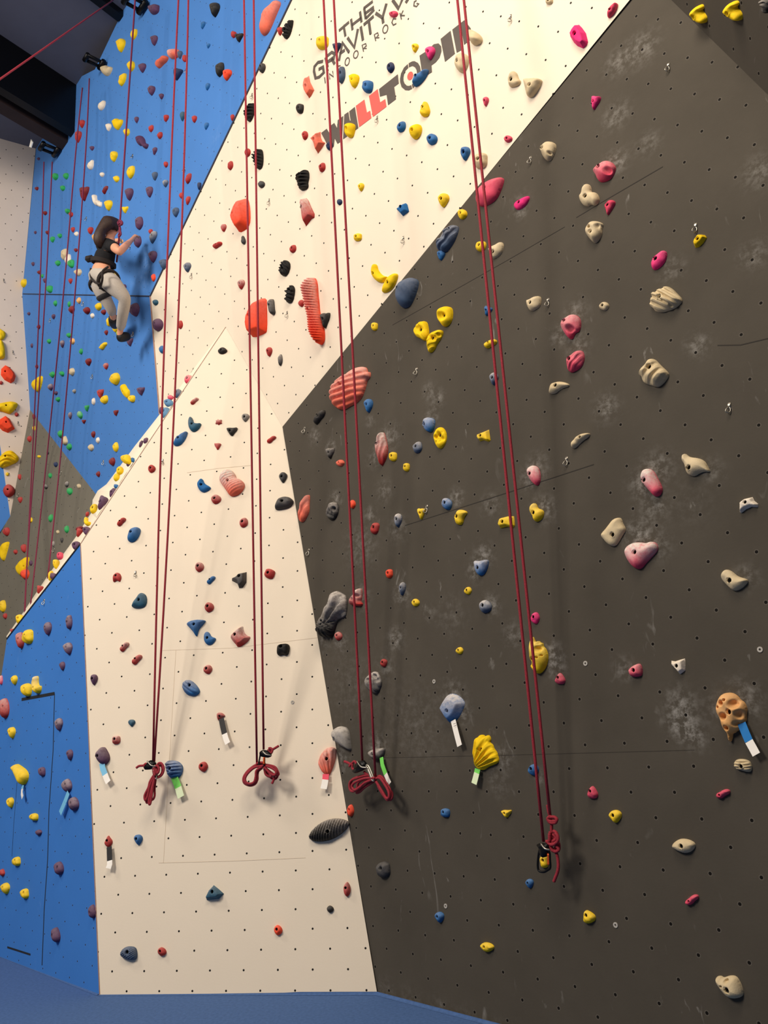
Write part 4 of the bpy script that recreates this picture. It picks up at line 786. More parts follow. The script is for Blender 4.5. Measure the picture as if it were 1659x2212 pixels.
    V2 = [Fp, I1, G]; Z = [np.full(len(Fp), -.002), height(I1, np.full(len(I1), min(st * .3, Dm * .12))), height(G, dd)]
    if hp is not None:
        na = 10; an = np.linspace(0, 2 * math.pi, na + 1)[:-1]; ring = np.c_[np.cos(an), np.sin(an)]
        hz = float(height(hp[None], dist_poly(hp[None], Fp))[0])
        for k_, zz in ((1.2, 1.0), (1.0, .97), (.95, .12), (.0, .10)):
            R_ = hp + ring * hr * k_ if k_ > 0 else hp[None]
            V2.append(R_); Z.append(height(R_, dist_poly(R_, Fp)) if zz == 1.0 else np.full(len(R_), hz * zz))
    V2 = np.vstack(V2); Z = np.concatenate(Z)
    vs, es, fs, ov, *_ = delaunay_2d_cdt([Vector(q) for q in V2], [], [list(range(len(Fp)))], 1, 1e-7)
    bm = bmesh.new(); lay = bm.verts.layers.float.new('chalk'); bv = []
    ymax, ymin = Fp[:, 1].max(), Fp[:, 1].min()
    for q, ol in zip(vs, ov):
        z = Z[ol[0]] if ol else -.002
        b = bm.verts.new((q.x, q.y, z)); t = (q.y - ymin) / (ymax - ymin + 1e-9)
        b[lay] = max(0, min(1, h['chalk'] * (1.75 * t - .35) + h['chalk'] * .15)) if z > 0 else 0
        bv.append(b)
    for f in fs:
        try: bm.faces.new([bv[k] for k in f])
        except ValueError: pass
    bm.normal_update()
    if sum(f.normal.z for f in bm.faces) < 0:
        for f in bm.faces: f.normal_flip()
    ob = link('climbing_hold', bm, HM[h['col']], smooth=h['kind'] != 'f' or h['size'] < 20)
    if h['kind'] == 'f' and h['size'] >= 20:
        for p in ob.data.polygons: p.use_smooth = True
    M4 = Matrix.Identity(4)
    for i in range(3): M4[i][0] = u[i]; M4[i][1] = v[i]; M4[i][2] = N[i]; M4[i][3] = c0[i]
    ob.matrix_world = M4
    if hp is not None and lod >= 1:
        bb = bmesh.new(); r_ = hr * .96; z1 = hz * .60; ring0 = [bb.verts.new((hp[0] + r_ * math.cos(k * math.pi / 4), hp[1] + r_ * math.sin(k * math.pi / 4), hz * .11)) for k in range(8)]
        ring1 = [bb.verts.new((w.co.x, w.co.y, z1)) for w in ring0]; sock = [bb.verts.new((hp[0] + (w.co.x - hp[0]) * .5, hp[1] + (w.co.y - hp[1]) * .5, z1)) for w in ring0]; dn = [bb.verts.new((w.co.x, w.co.y, z1 * .6)) for w in sock]
        for k in range(8):
            j = (k + 1) % 8; bb.faces.new((ring0[k], ring0[j], ring1[j], ring1[k])); bb.faces.new((ring1[k], ring1[j], sock[j], sock[k])); bb.faces.new((sock[k], sock[j], dn[j], dn[k]))
        bb.faces.new(dn)
        link('bolt', bb, M_BOLTSHADE, ob, smooth=False)  # bolt widened to a near-black plug, painting the shade of the recess
    return ob
# the 300 that show largest stand alone; the specks beyond that are one object
order = sorted(range(len(HOLDS)), key=lambda i: -(lambda A: .5 * abs(np.sum(A[:, 0] * np.roll(A[:, 1], -1) - A[:, 1] * np.roll(A[:, 0], -1))))(np.array(HOLDS[i]['out'])))
print('HOLDS', len(HOLDS))
NIND = 300 if len(HOLDS) > 300 else len(HOLDS)
single = set(order[:NIND]); rest = order[NIND:]
ORD = ['highest', 'second highest', 'third highest', 'fourth highest', 'fifth highest', 'sixth highest', 'seventh highest', 'eighth highest', 'ninth highest', 'tenth highest', 'eleventh highest', 'twelfth highest', 'thirteenth highest', 'fourteenth highest', 'fifteenth highest', 'sixteenth highest']
groups = {}
for i in sorted(single, key=lambda i: HOLDS[i]['c'][1]):
    h = HOLDS[i]; h['reg'] = region(h['pl'], *h['c']); groups.setdefault((h['col'], h['reg']), []).append(i)
for key in [k for k in groups if len(groups[k]) > 7]:   # long rows are told apart by height first
    g = groups.pop(key); n = len(g)
    for w_, part in (('high up', g[:(n + 2) // 3]), ('at mid-height', g[(n + 2) // 3:(2 * n + 2) // 3]), ('low down', g[(2 * n + 2) // 3:])):
        for i in part: HOLDS[i]['reg'] = key[1] + ', ' + w_
        groups[(key[0], key[1] + ', ' + w_)] = part
WALLGROUP = dict(A='holds on the lower blue wall', B='holds on the lower cream wall', D='holds on the upper cream wall', I='holds on the grey wall', J='holds in the dark corner', E='holds on the blue back wall', E2='holds on the blue back wall', F='holds on the far cream wall', G='holds on the far cream wall', H='holds on the far grey wall', C='holds along the cream ledge')
for i in range(len(HOLDS)):
    if i not in single: continue
    h = HOLDS[i]; ob = hold_mesh(h, i); g = groups[(h['col'], h['reg'])]; k = g.index(i); cn = HC[h['col']][0]
    size = 'tiny' if h['size'] < 13 else 'small' if h['size'] < 24 else 'medium' if h['size'] < 42 else 'large'
    base = '%s %s %s hold %s' % (size, cn, h['word'], h['reg'])
    if len(g) > 1: base += ', %s %s one there' % (ORD[k], cn) if k < len(g) - 1 or k == 0 else ', lowest %s one there' % cn
    else: base += ', the only %s one' % cn
    ws = base.split()
    if len(ws) > 16: base = base.replace(' one there', '').replace(size + ' ', '', 1)
    if len(base.split()) > 16: base = base.replace(' ' + cn + '', '', 1) if base.count(cn) > 1 else base
    if len(base.split()) > 16: base = base.replace('one there', '').replace('upright ', '').strip()
    if len(base.split()) > 16: base = base.replace(' hold ', ' ', 1)
    if len(base.split()) > 16: print('LONG', len(base.split()), base)
    tag(ob, base, 'climbing hold', WALLGROUP[h['pl']])
# ... and the specks
if rest:
    bmr = bmesh.new(); mats = []; me0 = bpy.data.meshes.new('distant_climbing_holds')
    for i in rest:
        h = HOLDS[i]; h['hole'] = None; ob = hold_mesh(h, i, .5); b2 = bmesh.new(); b2.from_mesh(ob.data); b2.transform(ob.matrix_world)
        if h['col'] not in mats: mats.append(h['col'])
        for f in b2.faces: f.material_index = mats.index(h['col'])
        tmp = bpy.data.meshes.new('t'); b2.to_mesh(tmp); b2.free(); bmr.from_mesh(tmp); bpy.data.meshes.remove(tmp)
        od = ob.data; bpy.data.objects.remove(ob); bpy.data.meshes.remove(od)
    for f in bmr.faces: f.smooth = True
    bmr.to_mesh(me0); bmr.free()
    for k in mats: me0.materials.append(HM[k])
    o = bpy.data.objects.new('distant_climbing_holds', me0); COL.objects.link(o)
    tag(o, 'scattered specks of the smallest holds on the far walls', 'climbing holds', kind='stuff')

# ------------------------------------------------------------------ bolt hangers (small steel eyes screwed to the walls)
HANG = {'E': '403,152;399,366;187,472;287,337;281,533', 'D': '545,207;581.6,435;414,595;871.5,517;620.6,678;1103,39;815,257;418,800', 'I': '1146,345;1184,652;1444,145;1503,491;900,801;658,928;922,1098;667,1191.5;1224,995;1575.5,879.5',
        'E2': '180,655;109,691;288,721;200,812.6;224,998', 'F': '28,761;39,914;8,606', 'H': '132,1020;40,1068;117,1187', 'B': '351.6,997;293,1239', 'A': '96,1299'}
def frame_m(pl, p, N=None):
    N = PL[pl][0] if N is None else N; u = nz(np.cross([0, 0, 1.0], N)); v = np.cross(N, u); M4 = Matrix.Identity(4)
    for i in range(3): M4[i][0] = u[i]; M4[i][1] = v[i]; M4[i][2] = N[i]; M4[i][3] = p[i]
    return M4
bm = bmesh.new()
for a, b in (((-.012, -.012, 0), (.012, .030, .003)),):
    bmesh.ops.create_cube(bm, size=1, matrix=Matrix.Translation(((a[0] + b[0]) / 2, (a[1] + b[1]) / 2, .0015)) @ Matrix.Diagonal((.018, .034, .003, 1)))
tube(bm, spline([(0, .000, .005), (-.006, -.012, .020), (-.008, -.028, .026), (.002, -.036, .018), (.010, -.028, .008), (.008, -.010, .004)], 4, closed=True), .0032, 6, closed=True)
h0 = link('bolt_hanger', bm, M_STEEL, smooth=True)
bm = bmesh.new(); bmesh.ops.create_cone(bm, segments=6, radius1=.008, radius2=.007, depth=.008, cap_ends=True, matrix=Matrix.Translation((0, .012, .006)))
b0 = link('bolt_head', bm, M_STEEL, h0, smooth=False)
used = False; hcount = {}
WN = dict(A='lower blue wall', B='lower cream wall', D='upper cream wall', I='grey wall', E='upper blue back wall', E2='lower part of blue back wall', F='far left cream wall', H='far grey wall')
for pl, s in HANG.items():
    L_ = sorted(pts_of(s.replace(';', ' ')), key=lambda q: q[1])
    for k, (x, y) in enumerate(L_):
        if not used: o = h0; used = True
        else:
            o = h0.copy(); COL.objects.link(o); c = b0.copy(); COL.objects.link(c); c.parent = o
        o.matrix_world = frame_m(pl, P(pl, x, y)) @ Matrix.Rotation(-.25 if pl in 'ID' else .1, 4, 'Z') @ Matrix.Scale(.72 if pl in 'BDIA' else .8, 4)
        nm = ORD[k] if k < len(L_) - 1 or k == 0 else 'lowest'
        tag(o, ('small steel bolt hanger on %s, %s there' % (WN[pl], nm)) if len(L_) > 1 else 'only small steel bolt hanger on the %s' % WN[pl], 'bolt hanger', 'bolt hangers on the walls')
WASH = [('B', 632, 1517, 'beside the second rope'), ('I', 1642, 1403, 'at the right edge, highest'), ('I', 1265, 1433, 'right of the fourth rope at mid height'), ('I', 938, 1472, 'above the big blue hold'), ('I', 1330, 1998, 'low right, below the yellow hold'), ('I', 963, 1957, 'low, just above a blue hold')]
w0 = None
for pl, x, y, s in WASH:
    if w0 is None:
        bm = bmesh.new(); n = 16
        R_ = [[bm.verts.new((r * math.cos(t), r * math.sin(t), z)) for t in np.linspace(0, 2 * math.pi, n + 1)[:-1]] for r, z in ((.011, 0), (.011, .003), (.0045, .003), (.0045, 0))]
        for a, b in zip(R_, R_[1:]):
            for k in range(n): bm.faces.new((a[k], a[(k + 1) % n], b[(k + 1) % n], b[k]))
        w0 = link('washer', bm, mat('pale_washer', (176, 172, 164), rough=.6), smooth=False); o = w0
    else: o = w0.copy(); COL.objects.link(o)
    o.matrix_world = frame_m(pl, P(pl, x, y))
    tag(o, 'pale round washer on the %s wall, %s' % ('cream' if pl == 'B' else 'grey', s), 'washer', 'washers on the walls')

# ------------------------------------------------------------------ paper route tags hanging from start holds
TM = dict(g=mat('tag_green', (120, 222, 96)), b=mat('tag_blue', (20, 118, 190)), l=mat('tag_light_blue', (120, 190, 226)), k=mat('tag_black', (30, 28, 30)), p=mat('tag_pink', (238, 76, 100)), w=mat('tag_white', (244, 240, 232)), y=mat('tag_pale_green', (222, 238, 196)))
M_PRINT = mat('tag_print', (120, 112, 110))
def route_tag(pl, label, sects, wpx, prints=()):
    """strip of card curling slightly off the wall; sects: colour letter and pixel path"""
    root = empty('route_tag', P(pl, *sects[0][1][0], .02)); tag(root, label, 'route tag', 'route tags under the start holds')
    N = PL[pl][0]; tot = 0; kids = []
    for si, (c, px) in enumerate(sects):
        w = [P(pl, x, y, .018 + .004 * (si * 2 + k)) for k, (x, y) in enumerate(px)]; bm = bmesh.new(); rows = []
        for i, q in enumerate(w):
            t = nz((w[min(i + 1, len(w) - 1)]) - w[max(i - 1, 0)]); s = nz(np.cross(N, t)); wm = wpx * np.linalg.norm(q - CAM) / F / max(.35, abs(ray(*px[i]) @ N)) ** .5
            rows.append([bm.verts.new(q + s * wm / 2 * e + N * z) for e, z in ((-1, 0), (1, 0), (1, .0012), (-1, .0012))])
        for a, b in zip(rows, rows[1:]):
            for k in range(4): bm.faces.new((a[k], a[(k + 1) % 4], b[(k + 1) % 4], b[k]))
        bm.faces.new(rows[0]); bm.faces.new(rows[-1][::-1]); bmesh.ops.recalc_face_normals(bm, faces=bm.faces)
        o = link('colour_band' if si == 0 else 'paper_label', bm, TM[c], smooth=False); kids.append(o)
        o['label'] = {'g': 'green', 'b': 'blue', 'l': 'light blue', 'k': 'black', 'p': 'pink', 'w': 'white', 'y': 'pale green'}[c] + ' section of the tag'
    if prints:
        bm = bmesh.new()
        for (a, b) in prints:
            A, B = P(pl, *a, .032), P(pl, *b, .032); t = nz(B - A); s = np.cross(N, t) * .0012; bm.faces.new([bm.verts.new(q) for q in (A - s, B - s, B + s, A + s)])
        kids.append(link('print', bm, M_PRINT, smooth=False))
    adopt(root, *kids)
route_tag('B', 'light blue and white tag under the large purple hold', [('l', [(220, 1648), (222, 1660), (227, 1673)]), ('w', [(227, 1673), (231, 1684), (234, 1690)])], 10.5)
route_tag('A', 'tiny white tag under the yellow hold on the lower blue wall', [('l', [(50, 1696), (48, 1704)]), ('w', [(48, 1704), (47, 1714), (49, 1723)])], 5)
route_tag('A', 'light blue tag swinging left below a grey-purple hold', [('l', [(148, 1712), (140, 1733)]), ('l', [(140, 1733), (130, 1757)])], 8)
route_tag('B', 'green and pale tag under the blue ribbed hold by the rope', [('g', [(376, 1678), (381, 1690), (385, 1701)]), ('y', [(385, 1701), (388, 1712), (391, 1722)])], 13.5)
route_tag('B', 'black and white tag under a small red hold on cream wall', [('k', [(478, 1552), (481, 1568), (485, 1585)]), ('w', [(485, 1585), (488, 1596), (492, 1606)])], 11)
route_tag('B', 'pink and white tag under the red ribbed hold at the grey edge', [('p', [(704, 1672), (703, 1684)]), ('w', [(703, 1684), (701, 1695), (699, 1704)])], 13, [((696, 1697), (697, 1702)), ((699, 1697), (700, 1702)), ((702, 1698), (702, 1703))])
route_tag('I', 'green and white tag under the grey hold by the third rope', [('g', [(824, 1636), (826, 1652), (833, 1672)]), ('w', [(833, 1672), (838, 1684), (842, 1693)])], 9)
route_tag('I', 'long white tag under the large blue hold', [('w', [(979, 1556), (983, 1572)]), ('w', [(983, 1572), (988, 1592), (993, 1611)])], 12, [((979, 1564), (985, 1562)), ((980, 1569), (986, 1567))])
route_tag('I', 'pale green tag under the yellow fan-shaped hold', [('g', [(1032, 1661), (1030, 1670)]), ('y', [(1030, 1670), (1027, 1682), (1024, 1693)])], 12, [((1022, 1684), (1027, 1686))])
route_tag('I', 'blue and white tag under the large tan pitted hold', [('b', [(1602, 1562), (1609, 1580), (1618, 1601)]), ('w', [(1618, 1601), (1627, 1617), (1634, 1630)])], 16, [((1629, 1622), (1635, 1620))])
route_tag('B', 'black and clear tag under the small star-shaped red hold', [('k', [(236, 1829), (236.5, 1845), (237, 1859)]), ('w', [(237, 1859), (237, 1867), (234, 1876)])], 10)

# ------------------------------------------------------------------ ropes
def rope(name, label, strands, r, M, knots=(), group='top ropes', cat='climbing rope'):
    """strands: list of world point lists; one mesh each, under one root"""
    root = empty(name, strands[0][-1]); tag(root, label, cat, group); kids = []
    for st in strands:
        bm = bmesh.new(); tube(bm, st, r, 8); kids.append(link('strand', bm, M))
    for kn in knots:
        bm = bmesh.new()
        for path in kn: tube(bm, path, r * 1.05, 8)
        kids.append(link('knot' if kn is not knots[-1] or len(knots) == 1 else 'coil', bm, M))
    adopt(root, *kids); return root
def Lp(pl, off, s, ox=0, oy=0, sc=1.0, dz=None):
    q = pts_of(s, ox, oy, sc); n = len(q)
    return spline([P(pl, x, y, off + (dz[i] if dz else 0)) for i, (x, y) in enumerate(q)], 6)
def taut(pb, pt, sag=None, n=14):
    """bottom point to top point, extended upward past the frame; sag bows it sideways slightly"""
    out = []
    for t in np.linspace(0, 1.12, n): out.append(pb + (pt - pb) * t + (np.array(sag) * 4 * t * (1.12 - t) if sag is not None else 0))
    return out
OFF = .12
def strand(plb, xb, yb, plt, xt, offt=.55, sag=None): return taut(P(plb, xb, yb, OFF), P(plt, xt, 0, offt), sag)
rr = .0068
Z4 = (280, 1600, 11.85)
rope('climbing_rope', 'first red rope from left, tied in a long hanging bundle on cream wall', [strand('B', 330.5, 1650, 'E', 388, .45, (-.02, 0, 0)), strand('B', 333, 1650, 'E', 403, .45, (.03, 0, 0))], rr, M_ROPE,
     [[Lp('B', .11, '170,700 240,650 360,635 420,600', *Z4), Lp('B', .12, '360,640 420,590 460,660 400,690 370,640', *Z4)],
      [Lp('B', .14, '600,560 605,700 640,940 660,980', *Z4), Lp('B', .12, '620,880 520,1050 480,1200 385,1400 400,1520 460,1420 520,1150 640,900', *Z4), Lp('B', .10, '640,900 560,1100 480,1300 420,1500 450,1590 500,1450 550,1150 650,900', *Z4, [0] * 8),
       Lp('B', .13, '660,900 600,1100 540,1350 490,1560 520,1630 560,1450 600,1150 670,900', *Z4), Lp('B', .08, '680,900 640,1200 640,1400 600,1500 540,1480 580,1200 660,920', *Z4), Lp('B', .15, '650,900 640,700 690,640 750,700 740,800 700,830 680,720', *Z4), Lp('B', .13, '660,920 690,700 730,590 810,580 870,680 860,800 800,900 700,950', *Z4),
       Lp('B', .11, '680,950 720,760 760,640 820,660 840,760 800,870 720,930', *Z4)]])
Z5 = (500, 1580, 11.85)
rope('climbing_rope', 'second red rope from left, bow-shaped coil hanging on lower cream wall', [strand('B', 555, 1652, 'D', 527, .50), strand('B', 569.5, 1619, 'D', 548, .50)], rr, M_ROPE,
     [[Lp('B', .12, '1210,370 1060,460 980,500', *Z5), Lp('B', .13, '950,440 1000,430 1050,480 1010,560 960,520 940,460', *Z5)],
      [Lp('B', .13, '640,830 720,800 830,800', *Z5), Lp('B', .12, '820,850 650,850 450,1000 330,1150 320,1280 430,1370 560,1360 660,1250 670,1100 700,1000 800,900', *Z5), Lp('B', .14, '820,880 600,920 430,1060 350,1200 380,1310 480,1340 580,1290 620,1150 640,1000 790,900', *Z5),
       Lp('B', .10, '820,820 620,860 420,1010 310,1180 330,1320 480,1385 620,1330 670,1180 650,1060 790,930', *Z5), Lp('B', .12, '820,850 980,870 1120,920 1190,1040 1200,1110 1100,1110 950,1000 830,900', *Z5), Lp('B', .10, '830,900 900,1060 1020,1190 1130,1210 1190,1100 1120,980 960,900 850,880', *Z5),
       Lp('B', .14, '830,920 900,980 1020,1100 1110,1110 1140,1020 1040,940 880,880', *Z5), Lp('B', .12, '840,950 880,1100 1000,1160 1100,1100 1080,1240 1035,1340', *Z5)]])
Z6 = (720, 1590, 10.37)
rope('climbing_rope', 'third red rope from left, looped coil hanging at the grey wall edge', [strand('I', 783, 1648, 'D', 699, .50), strand('I', 811.5, 1685, 'D', 721, .50)], rr, M_ROPE,
     [[Lp('I', .13, '250,570 330,600 400,640', *Z6), Lp('I', .14, '360,680 430,600 480,570 520,640 480,740 430,720 430,620', *Z6)],
      [Lp('I', .12, '690,800 740,850 800,870', *Z6), Lp('I', .12, '930,900 760,880 560,930 400,1000 360,1120 400,1230 500,1220 620,1100 760,1000 930,990', *Z6), Lp('I', .14, '930,940 700,950 480,1040 420,1130 480,1210 600,1140 700,1050 860,980', *Z6), Lp('I', .10, '940,880 700,880 450,960 390,1080 420,1180 520,1190 560,1050 700,960 900,940', *Z6),
       Lp('I', .11, '930,950 1060,900 1180,1050 1270,1200 1280,1340 1220,1430 1120,1320 1020,1150 940,980', *Z6), Lp('I', .13, '930,960 1040,940 1150,1080 1240,1250 1240,1380 1180,1380 1090,1230 960,1020', *Z6), Lp('I', .08, '930,930 1080,950 1220,1150 1310,1270 1310,1390 1240,1420 1100,1250 990,1080', *Z6),
       Lp('I', .10, '850,1010 700,1130 570,1200 520,1270 590,1250 700,1150 900,1020', *Z6)]])
Z7 = (1120, 1720, 11.06)
rope('climbing_rope', 'fourth red rope from left with stacked knots, lowest hanging end', [strand('I', 1174, 1818, 'D', 988, .45), strand('I', 1188.5, 1765, 'D', 1002, .45)], .0068, M_ROPE,
     [[Lp('I', .12, '695,205 720,360 760,490', *Z7), Lp('I', .13, '770,480 700,530 740,590 850,600 920,560 860,500 750,500', *Z7), Lp('I', .13, '700,560 760,630 880,630 910,580', *Z7), Lp('I', .10, '720,540 800,500 900,540', *Z7)],
      [Lp('I', .12, '760,480 790,640 790,800 800,900 830,1050', *Z7), Lp('I', .13, '760,850 740,1000 780,1080 880,1040 930,960 900,870 830,830', *Z7), Lp('I', .14, '740,900 740,1050 700,1100 800,1160 930,1080 940,960 880,880', *Z7), Lp('I', .13, '660,1080 780,1100 900,1180 960,1280 880,1320 800,1280 760,1180', *Z7),
       Lp('I', .12, '840,1000 950,1100 970,1250 900,1310', *Z7), Lp('I', .12, '800,900 900,1000 920,1150 870,1280 920,1400 950,1600 940,1780 880,1950 845,2040', *Z7), Lp('I', .10, '760,1150 800,1250 880,1300 960,1250 930,1130 820,1100', *Z7)]])
def back_rope(label, sts, name='climbing_rope'):
    return rope(name, label, [spline([P(pl, x, y, o) for pl, x, y, o in st], 6) for st in sts], .0065, M_ROPE2, group='ropes on the blue back wall')
back_rope('leftmost pair of purple-red rope strands on the back wall', [[('E', 95, 350, .25), ('E', 86, 630, .25), ('E2', 70, 985, .25), ('H', 57, 1240, .3), ('H', 52, 1345, .3)], [('E', 113, 350, .25), ('E', 98, 630, .25), ('E2', 75, 985, .25), ('H', 60, 1190, .3), ('H', 53, 1345, .3)]])
back_rope('purple-red rope pair between the leftmost ropes and the climber', [[('E', 178, 190, .2), ('E', 163.5, 330, .25), ('E', 137, 635, .25), ('E2', 101, 990, .25), ('H', 64, 1325, .3)], [('E', 193, 170, .2), ('E', 185, 330, .25), ('E', 162, 635, .25), ('E2', 131, 985, .25), ('H', 103, 1250, .3)]])
bm = bmesh.new()
KN = []
top_pt = P('E', 294, -30, .35)
rope('climbing_rope', 'taut purple-red rope running down to the climber from above', [[top_pt + (P('E', 259, 482, .36) - top_pt) * t for t in np.linspace(0, 1, 12)] + [P('E', 258, 500, .34), P('E', 256, 530, .30), P('E', 252, 566, .26)]], .0075, M_ROPE2,
     [[spline([P('E', x, y, .36) for x, y in ((255, 480), (259, 476), (264, 480), (263, 485), (257, 486), (255, 481))], 4, closed=True), spline([P('E', x, y, .37) for x, y in ((256, 484), (262, 478), (264, 484), (258, 480))], 4), spline([P('E', x, y, .35) for x, y in ((257, 486), (260, 496), (256, 510), (261, 506), (258, 492))], 4)]], group='ropes on the blue back wall')
r0 = ray(0, 171) * 6.0 + CAM; r1 = P('E', 245, 0, .4)
rope('climbing_rope', 'thin red rope slanting across the dark ceiling', [[r0 + (r1 - r0) * t for t in np.linspace(-.5, 1, 8)]], .006, M_ROPE, group='ropes on the blue back wall')

# ------------------------------------------------------------------ belay devices and carabiners at the rope ends
M_GATE = mat('orange_gate_spring', (206, 84, 30), rough=.4, metal=.3)
def device(pl, body_px, label, off=.135):
    q = pts_of(body_px[0], *body_px[1]); A = np.array(q); c = A.mean(0); base = P(pl, *c, off); N = PL[pl][0]; T = .022
    bm = bmesh.new(); fr = [bm.verts.new(P(pl, x, y, off - T / 2) - 0 * N) for x, y in q]; bk = [bm.verts.new(Vector(f.co) + Vector(N) * T) for f in fr]
    cf = bm.verts.new(base + N * T * .75); n = len(fr)
    for k in range(n):
        j = (k + 1) % n; bm.faces.new((fr[k], fr[j], bk[j], bk[k])); bm.faces.new((bk[k], bk[j], cf))
    bm.faces.new(fr); bmesh.ops.recalc_face_normals(bm, faces=bm.faces); bmesh.ops.bevel(bm, geom=bm.edges[:], offset=.003, segments=2, affect='EDGES')
    root = empty('belay_device', base); tag(root, label, 'belay device', 'belay devices on the ropes'); kids = [link('body', bm, M_BLACKSTEEL)]
    b2 = bmesh.new(); x0, x1 = A[:, 0].min(), A[:, 0].max(); y0, y1 = A[:, 1].min(), A[:, 1].max()
    tube(b2, spline([P(pl, x0 + (x1 - x0) * .2, y0 + 2, off + T * .8), P(pl, c[0], c[1], off + T * 1.3), P(pl, x1 - 2, c[1] + 2, off + T * .8)], 4), .004, 6); kids.append(link('lever', b2, M_STEEL))
    adopt(root, *kids); return root
device('B', ('450,620 500,540 590,500 680,550 700,600 640,700 560,740 420,750 390,680', Z4), 'black belay device on the first rope above the bundle')
device('B', ('740,540 820,480 940,490 1040,580 1030,650 940,680 820,660 750,640', Z5), 'black belay device on the second rope above its bow')
device('I', ('540,620 620,560 710,540 770,620 760,720 660,780 530,830 470,780 520,720', Z6), 'black belay device on the third rope above its loops')
device('I', ('480,1150 560,1110 640,1120 740,1120 770,1230 740,1350 700,1440 620,1460 550,1340 540,1220', Z7), 'black belay device at the fourth rope end')
def biner(pl, s, Z, label, gate, steel=M_BLACKSTEEL, off=.14, r=.005):
    pts = spline([P(pl, x, y, off) for x, y in pts_of(s, *Z)], 5, closed=True); base = np.mean(pts, 0)
    root = empty('carabiner', base); tag(root, label, 'carabiner', 'carabiners on the ropes')
    bm = bmesh.new(); tube(bm, pts, r, 8, closed=True); a = link('body', bm, steel)
    bm = bmesh.new(); g = [P(pl, x, y, off) for x, y in pts_of(gate, *Z)]; tube(bm, [g[0] + (g[-1] - g[0]) * t for t in np.linspace(0, 1, 9)], [r * (1.5 if k % 2 else 1.25) for k in range(9)], 8); b = link('gate', bm, M_GATE if steel is M_BLACKSTEEL else M_STEEL); b['label'] = 'orange ringed gate sleeve' if steel is M_BLACKSTEEL else 'steel gate'
    adopt(root, a, b)
biner('I', '520,1240 480,1400 460,1650 490,1780 600,1810 700,1760 760,1700 750,1500 740,1350 680,1250 580,1200', Z7, 'black carabiner with orange gate below the fourth rope', '722,1370 725,1640')
biner('B', '750,560 720,700 700,820 740,900 820,890 845,780 840,650 800,560', Z5, 'black carabiner between device and coil on the second rope', '838,660 832,840')
biner('I', '740,660 800,820 850,960 900,1000 900,940 850,800 790,670', Z6, 'steel carabiner through the coil of the third rope', '760,690 870,960', M_STEEL)
biner('B', '590,620 600,800 640,940 690,970 680,880 650,750 630,620', Z4, 'steel carabiner holding the bundle of the first rope', '600,660 640,930', M_STEEL)

# ------------------------------------------------------------------ top anchors under the ceiling
def anchor(x, y, w, h, label, kite=False):
    base = P('E', x, y, .12); root = empty('top_anchor', base); tag(root, label, 'rope anchor', 'rope anchors near the ceiling'); N = PL['E'][0]; u = nz(np.cross([0, 0, 1.], N)); kids = []
    bm = bmesh.new(); tube(bm, [base - u * w - N * .08, base + u * w - N * .08], h, 8); tube(bm, [base - u * w * .6 - N * .1, base - u * w * .6 + N * .08], h * .6, 6); tube(bm, [base + u * w * .6 - N * .1, base + u * w * .6 + N * .08], h * .6, 6); kids.append(link('bracket', bm, M_BLACKSTEEL))
    bm = bmesh.new(); tube(bm, [base - u * w * .8 + N * .08, base + u * w * .8 + N * .08], h * .9, 10); kids.append(link('bar', bm, M_BLACKSTEEL))
    if kite:
        bm = bmesh.new(); c = base + N * .18 - u * .03; bm.faces.new([bm.verts.new(q) for q in (c + [0, 0, .06], c + u * .05 + [0, 0, -.01], c + [0, 0, -.05], c - u * .05 + [0, 0, -.01])])
        r = bmesh.ops.extrude_face_region(bm, geom=bm.faces[:]); 
        for v_ in [g for g in r['geom'] if isinstance(g, bmesh.types.BMVert)]: v_.co += Vector(N) * .012
        bmesh.ops.recalc_face_normals(bm, faces=bm.faces); o = link('reflection_patch', bm, TM['w'], smooth=False); o['label'] = 'white kite-shaped light reflection, modelled as a plate'; kids.append(o)  # white patch standing in for a light reflection on the anchor
    adopt(root, *kids)
anchor(106, 322, .08, .03, 'black rope anchor with a white modelled light reflection under the dark beam', True)
anchor(203, 132, .06, .028, 'black rope anchor where blue wall meets ceiling')
anchor(290, 6, .08, .03, 'black rope anchor at top above the climber rope')

